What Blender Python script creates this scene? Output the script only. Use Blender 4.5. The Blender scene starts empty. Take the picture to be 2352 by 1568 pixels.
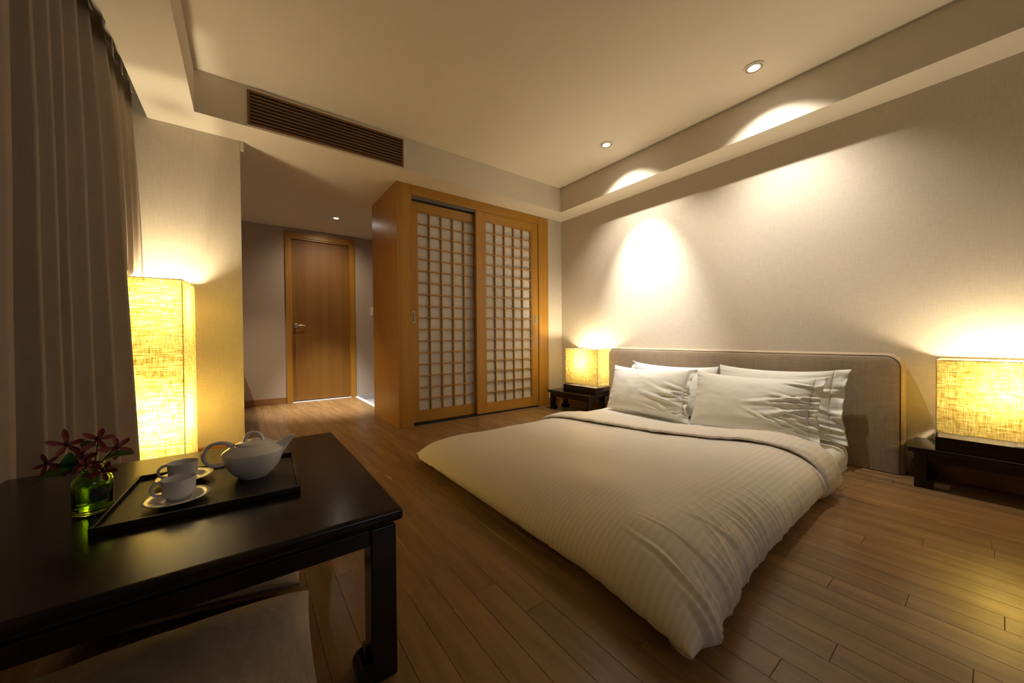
import bpy, bmesh, math, random
from mathutils import Vector, Matrix, noise
random.seed(7)
PI = math.pi
C = bpy.context.scene.collection
SC = bpy.context.scene

# ------------------------------------------------------------------ camera
cam_d = bpy.data.cameras.new('camera')
cam = bpy.data.objects.new('camera', cam_d)
C.objects.link(cam)
cam_d.sensor_fit = 'HORIZONTAL'
cam_d.sensor_width = 36.0
cam_d.lens = 830.15 / 2352 * 36.0
cam_d.clip_start = 0.02
Fw = Vector((0.59515378, 0.80351486, -0.01248402))
Rt = Vector((0.80349273, -0.59526121, -0.0079702))
Up = Rt.cross(Fw)
cam.matrix_world = Matrix(((Rt.x, Up.x, -Fw.x, 0), (Rt.y, Up.y, -Fw.y, 0), (Rt.z, Up.z, -Fw.z, 0.80), (0, 0, 0, 1)))
SC.camera = cam

# ------------------------------------------------------------------ world, exposure
w = bpy.data.worlds.new('world')
SC.world = w
w.use_nodes = True
w.node_tree.nodes['Background'].inputs[0].default_value = (0.02, 0.03, 0.05, 1)
w.node_tree.nodes['Background'].inputs[1].default_value = 0.3
SC.view_settings.view_transform = 'Standard'
SC.view_settings.look = 'None'
SC.view_settings.gamma = 1.0
SC.view_settings.exposure = 1.5
SC.view_settings.use_curve_mapping = False

# light strengths (W)
SPOT_WIDE = 21.0
SPOT_CORE = (105.0, 16.0)
BEDLAMP = 8.5
FLOORLAMP = 15.0
HALLSPOT = 150.0

# ------------------------------------------------------------------ materials
def mat(name, col, rough=0.5, metal=0.0, spec=0.5, coat=0.0):
    m = bpy.data.materials.new(name)
    m.use_nodes = True
    b = m.node_tree.nodes['Principled BSDF']
    b.inputs['Base Color'].default_value = (*col, 1)
    b.inputs['Roughness'].default_value = rough
    b.inputs['Metallic'].default_value = metal
    b.inputs['Specular IOR Level'].default_value = spec
    b.inputs['Coat Weight'].default_value = coat
    return m

class NT:
    def __init__(s, m):
        s.m = m; s.t = m.node_tree; s.b = s.t.nodes['Principled BSDF']
    def n(s, typ, **kw):
        x = s.t.nodes.new(typ)
        for k, v in kw.items(): setattr(x, k, v)
        return x
    def l(s, a, b): s.t.links.new(a, b)
    def coords(s, kind='Object', scale=(1, 1, 1), rot=(0, 0, 0)):
        mp = s.n('ShaderNodeMapping')
        mp.inputs['Scale'].default_value = scale
        mp.inputs['Rotation'].default_value = rot
        if kind == 'World':
            g = s.n('ShaderNodeNewGeometry'); s.l(g.outputs['Position'], mp.inputs['Vector'])
        else:
            tc = s.n('ShaderNodeTexCoord'); s.l(tc.outputs[kind], mp.inputs['Vector'])
        return mp.outputs[0]
    def noise(s, vec, scale=5, detail=3, rough=0.5):
        x = s.n('ShaderNodeTexNoise')
        x.inputs['Scale'].default_value = scale; x.inputs['Detail'].default_value = detail
        x.inputs['Roughness'].default_value = rough
        s.l(vec, x.inputs['Vector']); return x.outputs['Fac']
    def ramp(s, fac, stops):
        r = s.n('ShaderNodeValToRGB')
        e = r.color_ramp.elements
        e[0].position, e[0].color = stops[0][0], (*stops[0][1], 1)
        e[1].position, e[1].color = stops[-1][0], (*stops[-1][1], 1)
        for p, c in stops[1:-1]:
            q = e.new(p); q.color = (*c, 1)
        s.l(fac, r.inputs[0]); return r.outputs[0]
    def math(s, op, a, b=None):
        x = s.n('ShaderNodeMath', operation=op)
        for i, v in enumerate((a, b)):
            if v is None: continue
            if isinstance(v, (int, float)): x.inputs[i].default_value = v
            else: s.l(v, x.inputs[i])
        return x.outputs[0]
    def bump(s, h, strength=0.2, dist=0.001):
        x = s.n('ShaderNodeBump')
        x.inputs['Strength'].default_value = strength; x.inputs['Distance'].default_value = dist
        s.l(h, x.inputs['Height']); s.l(x.outputs[0], s.b.inputs['Normal'])
        return x.outputs[0]
    def color(s, c): s.l(c, s.b.inputs['Base Color'])

def weave(name, c0, c1, s=1.0, rough=0.9, strength=0.3, dist=0.0006, kind='Object', plane='xz'):
    """cloth or woven wallpaper: two stretched noises crossed"""
    m = mat(name, c0, rough, spec=0.2); t = NT(m)
    a = 260 * s; k = 18 * s
    v1 = t.coords(kind, (k, k, a)); v2 = t.coords(kind, (a, a, k))
    n1 = t.noise(v1, 1, 2); n2 = t.noise(v2, 1, 2)
    mx = t.math('ADD', n1, n2); h = t.math('MULTIPLY', mx, 0.5)
    t.color(t.ramp(h, [(0.38, c0), (0.62, c1)]))
    t.bump(h, strength, dist)
    return m

def wood(name, cols, scale=(1, 1, 1), grain=14.0, rough=0.35, bump=0.08, var=0.0, kind='World', coat=0.0, dark=0.5):
    m = mat(name, cols[1], rough, coat=coat); t = NT(m)
    v = t.coords(kind, scale)
    oi = t.n('ShaderNodeObjectInfo')
    if var > 0:
        cb = t.n('ShaderNodeCombineXYZ')
        r7 = t.math('MULTIPLY', oi.outputs['Random'], 37.0)
        t.l(r7, cb.inputs[0]); t.l(r7, cb.inputs[1]); t.l(r7, cb.inputs[2])
        ad = t.n('ShaderNodeVectorMath', operation='ADD'); t.l(v, ad.inputs[0]); t.l(cb.outputs[0], ad.inputs[1])
        v = ad.outputs[0]
    n0 = t.noise(v, grain * 0.12, 2, 0.5)
    wv = t.n('ShaderNodeTexWave'); wv.wave_type = 'RINGS'; wv.rings_direction = 'Z'
    wv.inputs['Scale'].default_value = grain * 0.1; wv.inputs['Distortion'].default_value = 6
    wv.inputs['Detail'].default_value = 2; wv.inputs['Detail Scale'].default_value = 0.8
    t.l(v, wv.inputs['Vector'])
    n1 = t.noise(v, grain, 5, 0.62)
    f = t.math('ADD', t.math('MULTIPLY', n1, 0.62), t.math('MULTIPLY', n0, 0.25))
    f = t.math('ADD', f, t.math('MULTIPLY', wv.outputs['Fac'], 0.13))
    col = t.ramp(f, [(0.33, cols[0]), (0.5, cols[1]), (0.68, cols[2])])
    if var > 0:
        hsv = t.n('ShaderNodeHueSaturation')
        t.l(col, hsv.inputs['Color'])
        t.l(t.math('ADD', t.math('MULTIPLY', oi.outputs['Random'], var), 1 - var / 2), hsv.inputs['Value'])
        col = hsv.outputs[0]
    t.color(col)
    t.bump(f, bump, 0.001)
    rr = t.math('ADD', t.math('MULTIPLY', n1, 0.12), rough - 0.06)
    t.l(rr, t.b.inputs['Roughness'])
    return m

def shade_mat(name, k=1.0):
    """thin linen lit from inside: diffuse front, translucent through, visible threads"""
    m = bpy.data.materials.new(name); m.use_nodes = True
    t = NT.__new__(NT); t.m = m; t.t = m.node_tree; t.b = None
    nt = m.node_tree
    for n in list(nt.nodes):
        if n.type == 'BSDF_PRINCIPLED': nt.nodes.remove(n)
    out = [n for n in nt.nodes if n.type == 'OUTPUT_MATERIAL'][0]
    v1 = t.coords('Object', (28 * k, 28 * k, 420 * k)); v2 = t.coords('Object', (420 * k, 420 * k, 28 * k))
    n1 = t.noise(v1, 1, 3, 0.6); n2 = t.noise(v2, 1, 3, 0.6)
    h = t.math('MULTIPLY', t.math('ADD', n1, n2), 0.5)
    ct = t.ramp(h, [(0.36, (0.30, 0.23, 0.075)), (0.5, (0.62, 0.53, 0.24)), (0.61, (0.92, 0.87, 0.56))])
    tr = nt.nodes.new('ShaderNodeBsdfTranslucent'); df = nt.nodes.new('ShaderNodeBsdfDiffuse')
    df.inputs['Color'].default_value = (0.56, 0.49, 0.34, 1)
    nt.links.new(ct, tr.inputs['Color'])
    mx = nt.nodes.new('ShaderNodeMixShader'); mx.inputs[0].default_value = 0.60
    nt.links.new(df.outputs[0], mx.inputs[1]); nt.links.new(tr.outputs[0], mx.inputs[2])
    nt.links.new(mx.outputs[0], out.inputs[0])
    return m

def emit(name, col, s):
    m = bpy.data.materials.new(name); m.use_nodes = True; nt = m.node_tree
    for n in list(nt.nodes):
        if n.type == 'BSDF_PRINCIPLED': nt.nodes.remove(n)
    out = [n for n in nt.nodes if n.type == 'OUTPUT_MATERIAL'][0]
    e = nt.nodes.new('ShaderNodeEmission'); e.inputs[0].default_value = (*col, 1); e.inputs[1].default_value = s
    nt.links.new(e.outputs[0], out.inputs[0]); return m

M = {}
M['paint'] = mat('ceiling_paint', (0.68, 0.605, 0.49), 0.9, spec=0.1)
M['wallpaper'] = weave('linen_wallpaper', (0.56, 0.49, 0.39), (0.625, 0.55, 0.445), 0.9, 0.9, 0.18)
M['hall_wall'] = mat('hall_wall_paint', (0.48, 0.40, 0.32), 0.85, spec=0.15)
M['oak'] = wood('oak_plank', ((0.215, 0.118, 0.044), (0.265, 0.149, 0.059), (0.31, 0.178, 0.074)), (5.5, 0.7, 1), 6.0, 0.25, 0.025, 0.18)
M['subfloor'] = mat('dark_joint', (0.09, 0.045, 0.02), 0.9)
M['veneer'] = wood('honey_veneer', ((0.35, 0.165, 0.018), (0.41, 0.198, 0.024), (0.46, 0.23, 0.032)), (14, 14, 0.55), 5.0, 0.36, 0.03, 0.10)
M['veneer_door'] = wood('brown_veneer', ((0.20, 0.085, 0.009), (0.235, 0.102, 0.012), (0.27, 0.12, 0.016)), (26, 26, 0.5), 5.0, 0.55, 0.03)
M['veneer_h'] = wood('honey_veneer_across', ((0.35, 0.165, 0.018), (0.41, 0.198, 0.024), (0.46, 0.23, 0.032)), (0.55, 14, 14), 5.0, 0.36, 0.03)
M['grille'] = wood('walnut_grille', ((0.13, 0.055, 0.014), (0.19, 0.082, 0.02), (0.25, 0.11, 0.03)), (0.8, 10, 10), 6.0, 0.5, 0.05, 0.2)
M['skirting'] = wood('skirting_wood', ((0.22, 0.10, 0.03), (0.30, 0.145, 0.045), (0.36, 0.18, 0.06)), (1.2, 1.2, 12), 6.0, 0.4, 0.03)
M['lacquer'] = wood('black_brown_lacquer', ((0.005, 0.003, 0.002), (0.0085, 0.005, 0.0035), (0.012, 0.0075, 0.005)), (14, 2.5, 14), 16.0, 0.20, 0.11)
M['black'] = mat('black', (0.004, 0.004, 0.004), 0.8)
M['tray'] = wood('black_tray', ((0.006, 0.0056, 0.004), (0.009, 0.008, 0.006), (0.012, 0.011, 0.008)), (4, 14, 14), 16.0, 0.45, 0.03)
M['paper'] = mat('shoji_paper', (0.60, 0.56, 0.50), 0.6, spec=0.3)
M['track'] = mat('grey_metal_track', (0.16, 0.16, 0.15), 0.45, 0.6)
M['steel'] = mat('brushed_steel', (0.62, 0.60, 0.56), 0.28, 1.0)
M['white_plastic'] = mat('white_plastic', (0.75, 0.73, 0.68), 0.4)
M['tile'] = mat('grey_tile', (0.42, 0.42, 0.42), 0.35)
M['white_stone'] = mat('white_threshold_stone', (0.85, 0.84, 0.80), 0.4)
M['porcelain'] = mat('white_porcelain', (0.80, 0.80, 0.81), 0.12, spec=0.6, coat=0.4)
M['headboard'] = weave('taupe_upholstery', (0.32, 0.245, 0.17), (0.395, 0.305, 0.215), 0.75, 0.95, 0.4, 0.001)
M['headband'] = weave('taupe_upholstery_band', (0.40, 0.31, 0.215), (0.46, 0.37, 0.26), 0.9, 0.95, 0.3, 0.0008)
M['piping'] = mat('dark_piping', (0.16, 0.11, 0.07), 0.9)
M['pillow'] = mat('white_cotton_percale', (0.82, 0.785, 0.71), 0.6, spec=0.3)
M['pillow'].node_tree.nodes['Principled BSDF'].inputs['Sheen Weight'].default_value = 0.15
M['curtain'] = weave('taupe_curtain', (0.345, 0.28, 0.22), (0.37, 0.30, 0.237), 1.3, 0.85, 0.12, 0.0004)
M['cushion'] = weave('undyed_linen_cushion', (0.36, 0.29, 0.23), (0.44, 0.36, 0.29), 1.0, 0.95, 0.3)
M['shade_big'] = shade_mat('linen_shade_floor', 0.55)
M['shade_small'] = shade_mat('linen_shade_table', 0.7)
M['shade_rim'] = mat('shade_rim', (0.55, 0.42, 0.24), 0.8)
M['bulb'] = emit('bulb_glass', (1.0, 0.80, 0.52), 60.0)
M['spot_lens'] = emit('downlight_lens', (1.0, 0.93, 0.80), 30.0)
M['leaf'] = mat('leaf_green', (0.05, 0.13, 0.02), 0.45)
M['petal'] = mat('crimson_petal', (0.15, 0.004, 0.008), 0.55)
M['petal_dark'] = mat('dark_flower_heart', (0.05, 0.004, 0.006), 0.6)
M['stem'] = mat('flower_stem', (0.06, 0.05, 0.02), 0.6)
M['label'] = mat('dark_teal_label', (0.008, 0.025, 0.022), 0.5)
M['label_ink'] = mat('label_print', (0.10, 0.05, 0.03), 0.5)
def glass(name, col, ior=1.45, rough=0.02):
    m = mat(name, col, rough); b = m.node_tree.nodes['Principled BSDF']
    b.inputs['Transmission Weight'].default_value = 1.0; b.inputs['IOR'].default_value = ior; return m
M['glass'] = glass('green_bottle_glass', (0.50, 0.80, 0.12))
M['water'] = glass('water', (0.80, 0.92, 0.42), 1.33)

def duvet_mat():
    m = mat('striped_sateen', (0.74, 0.66, 0.55), 0.5, spec=0.35); t = NT(m)
    tc = t.n('ShaderNodeTexCoord'); sp = t.n('ShaderNodeSeparateXYZ'); t.l(tc.outputs['UV'], sp.inputs[0])
    s = t.math('MULTIPLY', sp.outputs[1], 2 * PI / 0.0215)
    s = t.math('SINE', s)
    s = t.math('MULTIPLY', s, 2.5); s = t.n_clamp(s) if hasattr(t, 'n_clamp') else t.math('ADD', t.math('MULTIPLY', s, 0.2), 0.5)
    t.color(t.ramp(s, [(0.05, (0.765, 0.70, 0.61)), (0.95, (0.83, 0.765, 0.675))]))
    t.l(t.math('ADD', t.math('MULTIPLY', s, 0.16), 0.42), t.b.inputs['Roughness'])
    t.bump(s, 0.16, 0.0008)
    t.b.inputs['Sheen Weight'].default_value = 0.1
    return m
M['duvet'] = duvet_mat()

# ------------------------------------------------------------------ object helpers
def finish(o, parent=None, smooth=False, angle=None):
    C.objects.link(o)
    if parent is not None: o.parent = parent
    if smooth:
        for p in o.data.polygons: p.use_smooth = True
        if angle is not None:
            o.data.set_sharp_from_angle(angle=math.radians(angle))
            wn_ = o.modifiers.new('wn', 'WEIGHTED_NORMAL'); wn_.keep_sharp = True; wn_.weight = 100
    return o

def tag(o, label=None, cat=None, group=None, kind=None):
    if label: o['label'] = label
    if cat: o['category'] = cat
    if group: o['group'] = group
    if kind: o['kind'] = kind
    return o

def thing(name, label, cat, loc=(0, 0, 0), rotz=0, group=None):
    o = bpy.data.objects.new(name, None); C.objects.link(o)
    o.empty_display_size = 0.05
    o.location = loc; o.rotation_euler = (0, 0, rotz)
    return tag(o, label, cat, group)

class G:
    """collects geometry in one bmesh, offset by -org"""
    def __init__(s, org=(0, 0, 0)): s.bm = bmesh.new(); s.o = Vector(org)
    def box(s, x0, x1, y0, y1, z0, z1, bev=0.0, seg=2):
        r = bmesh.ops.create_cube(s.bm, size=1)
        vs = r['verts']
        for v in vs:
            v.co = Vector(((x0 + x1) / 2 + v.co.x * (x1 - x0), (y0 + y1) / 2 + v.co.y * (y1 - y0), (z0 + z1) / 2 + v.co.z * (z1 - z0))) - s.o
        if bev > 0:
            es = list({e for v in vs for e in v.link_edges})
            bmesh.ops.bevel(s.bm, geom=es, offset=bev, segments=seg, affect='EDGES', profile=0.5)
        return s
    def lathe(s, prof, c=(0, 0, 0), n=40, cap0=True, cap1=True, sx=1, sy=1):
        rings = []
        for r, z in prof:
            rings.append([s.bm.verts.new(Vector((c[0] + sx * r * math.cos(2 * PI * i / n), c[1] + sy * r * math.sin(2 * PI * i / n), c[2] + z)) - s.o) for i in range(n)])
        for a, b in zip(rings, rings[1:]):
            for i in range(n):
                s.bm.faces.new((a[i], a[(i + 1) % n], b[(i + 1) % n], b[i]))
        if cap0: s.bm.faces.new(rings[0][::-1])
        if cap1: s.bm.faces.new(rings[-1])
        return s
    def tube(s, pts, rad, n=10, cap=True, flat=1.0, upv=(0, 0, 1), closed=False):
        pts = [Vector(p) for p in pts]
        m = len(pts)
        if not hasattr(rad, '__len__'): rad = [rad] * m
        rings = []
        for i, p in enumerate(pts):
            if closed: d = pts[(i + 1) % m] - pts[i - 1]
            else: d = pts[min(i + 1, m - 1)] - pts[max(i - 1, 0)]
            d.normalize(); u = Vector(upv)
            if abs(d.dot(u)) > 0.97: u = Vector((0.3, 1, 0))
            a = d.cross(u).normalized(); b = a.cross(d).normalized()
            rings.append([s.bm.verts.new(p + (a * math.cos(2 * PI * k / n) + b * flat * math.sin(2 * PI * k / n)) * rad[i] - s.o) for k in range(n)])
        prs = list(zip(rings, rings[1:])) + ([(rings[-1], rings[0])] if closed else [])
        for a, b in prs:
            for k in range(n): s.bm.faces.new((a[k], a[(k + 1) % n], b[(k + 1) % n], b[k]))
        if cap and not closed:
            s.bm.faces.new(rings[0][::-1]); s.bm.faces.new(rings[-1])
        return s
    def grid(s, rows, closed_u=False):
        vs = [[s.bm.verts.new(Vector(p) - s.o) for p in r] for r in rows]
        for a, b in zip(vs, vs[1:]):
            n = len(a)
            for i in range(n if closed_u else n - 1):
                s.bm.faces.new((a[i], a[(i + 1) % n], b[(i + 1) % n], b[i]))
        return vs
    def poly_prism(s, pts, axis, a0, a1, bev=0.0):
        """extrude 2-D polygon; axis 'x': pts are (y,z); 'y': (x,z); 'z': (x,y)"""
        def mk(p, a):
            if axis == 'x': return (a, p[0], p[1])
            if axis == 'y': return (p[0], a, p[1])
            return (p[0], p[1], a)
        v0 = [s.bm.verts.new(Vector(mk(p, a0)) - s.o) for p in pts]
        v1 = [s.bm.verts.new(Vector(mk(p, a1)) - s.o) for p in pts]
        n = len(pts)
        fs = [s.bm.faces.new(v0[::-1]), s.bm.faces.new(v1)]
        for i in range(n): fs.append(s.bm.faces.new((v0[i], v0[(i + 1) % n], v1[(i + 1) % n], v1[i])))
        if bev > 0:
            es = list({e for f in fs for e in f.edges})
            bmesh.ops.bevel(s.bm, geom=es, offset=bev, segments=2, affect='EDGES', profile=0.5)
        return s
    def obj(s, name, m, parent=None, smooth=False, angle=None, label=None, kind=None, recalc=True):
        if recalc: bmesh.ops.recalc_face_normals(s.bm, faces=s.bm.faces)
        me = bpy.data.meshes.new(name); s.bm.to_mesh(me); s.bm.free()
        me.materials.append(M[m] if isinstance(m, str) else m)
        o = bpy.data.objects.new(name, me)
        finish(o, parent, smooth, angle)
        tag(o, label=label, kind=kind)
        return o

def struct(name, g, m, parent=None, **k):
    o = g.obj(name, m, parent, **k); 
    if parent is None: o['kind'] = 'structure'
    return o

def copy_tree(o, parent=None):
    c = o.copy(); C.objects.link(c); c.parent = parent
    for ch in list(o.children): copy_tree(ch, c)
    return c

# ------------------------------------------------------------------ room dimensions
XW = 3.085; XL = -0.80; YC = 3.152; YB = -2.6; ZS = 2.177; ZC = 2.437
YT = 2.906; XT = 2.842; XTL = -0.224; XP = -0.464; YD = 5.246
XC = 1.0876; YCB = 3.902; XCR = 2.868; XE = -0.006; YTB = -1.9
THX = 1.205      # where planks end and tiles begin in the hall

# ceiling: upper recessed field, and the dropped border as its own pieces
g = G(); g.box(XTL - 0.05, XT + 0.05, YTB - 0.05, YT + 0.05, ZC, ZC + 0.06)
g.box(XL, XTL, YB, YC, ZC, ZC + 0.06); g.box(XT, XW, YB, YC, ZC, ZC + 0.06)
struct('ceiling', g, 'paint')
g = G(); g.box(XT, XW, YB, YC, ZS, ZC); struct('trim_1', g, 'paint')                 # border by the bed wall
g = G(); g.box(XP, XT, YT, YC, ZS, ZC); g.box(XP, 3.3, YC, YC + 0.13, ZS, ZC); g.box(-0.9, 3.3, YC + 0.13, YD + 0.1, ZS, ZC)
struct('trim_2', g, 'paint')                                                         # border by the wardrobe and hall ceiling
g = G(); g.box(XP, XTL, YB, YT, ZS, ZC); struct('trim_3', g, 'paint')                 # border by the curtain
g = G(); g.box(XTL, XT, YB, YTB, ZS, ZC); struct('trim_4', g, 'paint')
g = G(); g.box(XE + 0.001, XE + 0.022, YC - 0.002, YC + 0.03, ZS - 0.068, ZS - 0.0005, 0.006)
struct('trim_5', g, 'paint', smooth=True, angle=40)                                   # small stop at the top of the partition edge
g = G(); g.box(2.868, 2.99, 2.985, 2.992, ZS - 0.001, ZS + 0.001); struct('trim_6', g, 'shade_rim')

# added cool fill light behind the viewer, with a made-up frame around it
wl_ = bpy.data.lights.new('back_fill', 'AREA'); wl_.shape = 'RECTANGLE'; wl_.size = 1.5; wl_.size_y = 1.1; wl_.energy = 1.6; wl_.color = (0.80, 0.88, 1.0)
wo_ = bpy.data.objects.new('back_fill', wl_); C.objects.link(wo_); wo_.location = (1.5, YB + 0.05, 1.45); wo_.rotation_euler = (math.radians(90), 0, 0)
wn = G(); wn.box(0.70, 0.74, YB, YB + 0.04, 0.86, 2.04); wn.box(2.26, 2.30, YB, YB + 0.04, 0.86, 2.04); wn.box(0.74, 2.26, YB, YB + 0.04, 0.86, 0.90); wn.box(0.74, 2.26, YB, YB + 0.04, 2.00, 2.04)
struct('fill_frame', wn, 'veneer')
# walls
g = G(); g.box(XW, XW + 0.1, YB - 0.1, YD + 0.1, -0.1, ZC + 0.06); struct('wall_right', g, 'wallpaper')
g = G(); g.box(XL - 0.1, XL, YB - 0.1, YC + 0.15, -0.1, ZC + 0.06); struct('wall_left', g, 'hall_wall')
g = G(); g.box(XL, XW, YB - 0.1, YB, -0.1, ZC + 0.06); struct('wall_back', g, 'wallpaper')
g = G(); g.box(XL, XE, YC, YC + 0.13, -0.02, ZS); struct('wall_front', g, 'wallpaper')
g = G(); g.box(XL - 0.05, XP, YC, YC + 0.13, ZS, ZC + 0.02); struct('wall_front_upper', g, 'wallpaper')
g = G(); g.box(XCR + 0.001, XW, YC, YC + 0.1, -0.02, ZS); struct('wall_front_right', g, 'wallpaper')
g = G()
g.box(-0.9, 0.43, YD, YD + 0.1, -0.1, ZS); g.box(1.205, XW, YD, YD + 0.1, -0.1, ZS); g.box(0.43, 1.205, YD, YD + 0.1, 2.11, ZS)
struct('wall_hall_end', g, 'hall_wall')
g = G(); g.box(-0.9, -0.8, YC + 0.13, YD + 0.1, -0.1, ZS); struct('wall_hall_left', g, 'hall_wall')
g = G(); g.box(-0.8, -0.08, 3.34, 5.2, 0.0, 0.68, 0.003, 1); struct('hall_shadow_block', g, 'hall_wall')  # unseen low block, added to cast the slanted shadow on the hall floor

# baseboards
g = G(); g.box(XL, XE, YC - 0.012, YC - 0.0002, 0, 0.085, 0.002, 1); struct('baseboard_front', g, 'skirting')
g = G(); g.box(XW - 0.012, XW - 0.0002, 2.40, YC, 0, 0.085, 0.002, 1); g.box(XW - 0.012, XW - 0.0002, YB, 0.30, 0, 0.085, 0.002, 1)
struct('baseboard_right', g, 'skirting')
g = G(); g.box(XCR + 0.002, XW - 0.012, YC - 0.012, YC - 0.0002, 0, 0.085, 0.002, 1); struct('baseboard_front_right', g, 'skirting')
g = G(); g.box(-0.8, 0.412, YD - 0.012, YD - 0.0002, 0, 0.08, 0.002, 1); struct('baseboard_hall', g, 'skirting')
g = G(); g.box(1.23, 3.0, YD - 0.012, YD - 0.0002, -0.06, 0.02, 0.002, 1); struct('baseboard_tile', g, 'tile')

# ------------------------------------------------------------------ floor with planks
floor_s = struct('floor', (lambda g: g.box(XL - 0.05, XW + 0.05, YB - 0.05, YC, -0.06, -0.0085).box(-0.85, THX, YC, YD + 0.02, -0.06, -0.0085))(G()), 'subfloor')
PW = 0.0822
def plank_mesh(w_, l_):
    g = G(); g.box(-w_ / 2 + 0.0002, w_ / 2 - 0.0002, -l_ / 2 + 0.0003, l_ / 2 - 0.0003, -0.008, 0.0)
    top = [e for e in g.bm.edges if all(v.co.z > -0.001 for v in e.verts)]
    bmesh.ops.bevel(g.bm, geom=top, offset=0.0008, segments=1, affect='EDGES')
    me = bpy.data.meshes.new('plank'); g.bm.to_mesh(me); g.bm.free(); me.materials.append(M['oak']); return me
pm = {}
def add_plank(x0, x1, y0, y1):
    k = (round(x1 - x0, 4), round(y1 - y0, 3))
    if k not in pm: pm[k] = plank_mesh(x1 - x0, y1 - y0)
    o = bpy.data.objects.new('plank', pm[k]); C.objects.link(o)
    o.parent = floor_s; o.location = ((x0 + x1) / 2, (y0 + y1) / 2, 0)
L = 1.215
# staggered joints read from the photograph, per column start
joint = {}
col0 = 0.564
i0 = math.floor((XL - col0) / PW)
rest = G()
known = {}
for x, y in ((2.06, 0.172), (2.155, 0.007), (1.475, 0.322), (1.575, 0.162), (1.675, -0.012), (1.005, 0.317), (0.52, 1.129), (0.615, 0.974), (0.70, 0.817)):
    known[math.floor((x - col0) / PW)] = y
phase = 0.0
for i in range(i0, 60):
    x0 = col0 + i * PW; x1 = x0 + PW
    if x0 > XW: break
    xa, xb = max(x0, XL), min(x1, XW)
    if xb - xa < 0.01: continue
    hall = xb <= THX + 0.03
    yend = YD if xa < THX - 0.02 else YC
    phase = (phase + 0.37 + 0.2 * random.random()) % 1.0
    st = known.get(i, phase * L) 
    y = st - math.ceil((st - YB) / L) * L
    xb2 = min(xb, THX) if yend == YD else xb
    while y < yend:
        ya, yb = max(y, YB), min(y + L, yend)
        if yb - ya > 0.01:
            vis = yb > -0.35 and not (xb < -0.45)
            if vis:
                if yb > YC and xa < THX < xb and ya < YC:
                    add_plank(xa, xb, ya, YC); add_plank(xa, THX, YC, yb)
                else: add_plank(xa, xb if ya < YC and not (yb > YC and xb > THX) else xb2, ya, yb)
            else:
                rest.box(xa + 0.0004, xb - 0.0004, ya + 0.0004, yb - 0.0004, -0.008, 0.0)
        y += L
rest.obj('plank', 'oak', floor_s, kind='stuff')
# tiled wet room beyond the hall
ft = struct('floor_tiled', G().box(THX, XW, YCB + 0.0, YD, -0.12, -0.062), 'subfloor')
for ix in range(6):
    for iy in range(5):
        x = THX + 0.05 + ix * 0.3; y = YCB + iy * 0.3
        if x > 3.0: continue
        G().box(x + 0.001, min(x + 0.299, XW), y + 0.001, min(y + 0.299, YD - 0.001), -0.062, -0.052).obj('floor_tile', 'tile', ft)
struct('trim_7', G().box(THX, THX + 0.045, YCB, YD - 0.001, -0.06, 0.004, 0.002), 'white_stone')

# ------------------------------------------------------------------ hall door
dr = thing('door_1', None, None, (0, 0, 0)); dr['kind'] = 'structure'
X0, X1, ZD = 0.416, 1.2195, 2.123
g = G()
g.box(X0, X0 + 0.055, YD - 0.02, YD + 0.12, 0, ZD, 0.002, 1)
g.box(X1 - 0.055, X1, YD - 0.02, YD + 0.12, 0, ZD, 0.002, 1)
g.box(X0 + 0.055, X1 - 0.055, YD - 0.02, YD + 0.12, ZD - 0.06, ZD, 0.002, 1)
g.box(X0 + 0.055, X0 + 0.068, YD + 0.0, YD + 0.1, 0, ZD - 0.06); g.box(X1 - 0.068, X1 - 0.055, YD + 0.0, YD + 0.1, 0, ZD - 0.06)
g.box(X0 + 0.068, X1 - 0.068, YD + 0.0, YD + 0.1, ZD - 0.075, ZD - 0.06)
g.obj('door_frame', 'veneer', dr)
leaf = G().box(X0 + 0.069, X1 - 0.069, YD + 0.035, YD + 0.075, 0.012, ZD - 0.077, 0.0015, 1).obj('door_leaf', 'veneer_door', dr)
G().box(X0 + 0.06, X1 - 0.06, YD - 0.018, YD + 0.02, 0.0, 0.007, 0.001, 1).obj('door_sill', 'white_stone', dr)
# round rose and lever
hx, hz = 0.525, 0.965
g = G()
for k, (r, y) in enumerate(((0.028, 0.035), (0.026, 0.026),)): pass
for a0 in (0,):
    pr = [(0.0001, 0.034), (0.028, 0.034), (0.028, 0.026), (0.024, 0.023), (0.0001, 0.022)]
    n = 28; rings = []
    for r, y in pr: rings.append([g.bm.verts.new((hx + r * math.cos(2 * PI * i / n), YD + y, hz + r * math.sin(2 * PI * i / n))) for i in range(n)])
    for a, b in zip(rings, rings[1:]):
        for i in range(n): g.bm.faces.new((a[i], a[(i + 1) % n], b[(i + 1) % n], b[i]))
g.tube([(hx, YD + 0.024, hz), (hx, YD - 0.012, hz), (hx + 0.008, YD - 0.02, hz), (hx + 0.05, YD - 0.024, hz + 0.004), (hx + 0.10, YD - 0.016, hz - 0.002)], [0.009, 0.009, 0.009, 0.007, 0.006], 12)
g.obj('door_handle', 'steel', leaf, True, 40, label='chrome lever handle on a round rose')

sw = thing('light_switch', 'white switch plate on the hall wall, half hidden behind the wardrobe side', 'light switch', (1.45, YD, 1.14))
G((1.45, YD, 1.14)).box(1.425, 1.50, YD - 0.009, YD - 0.0003, 1.115, 1.235, 0.003).obj('switch_plate', 'white_plastic', sw, True, 40)
G((1.45, YD, 1.14)).box(1.445, 1.48, YD - 0.013, YD - 0.008, 1.15, 1.20, 0.001).obj('rocker', 'white_plastic', sw)

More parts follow.
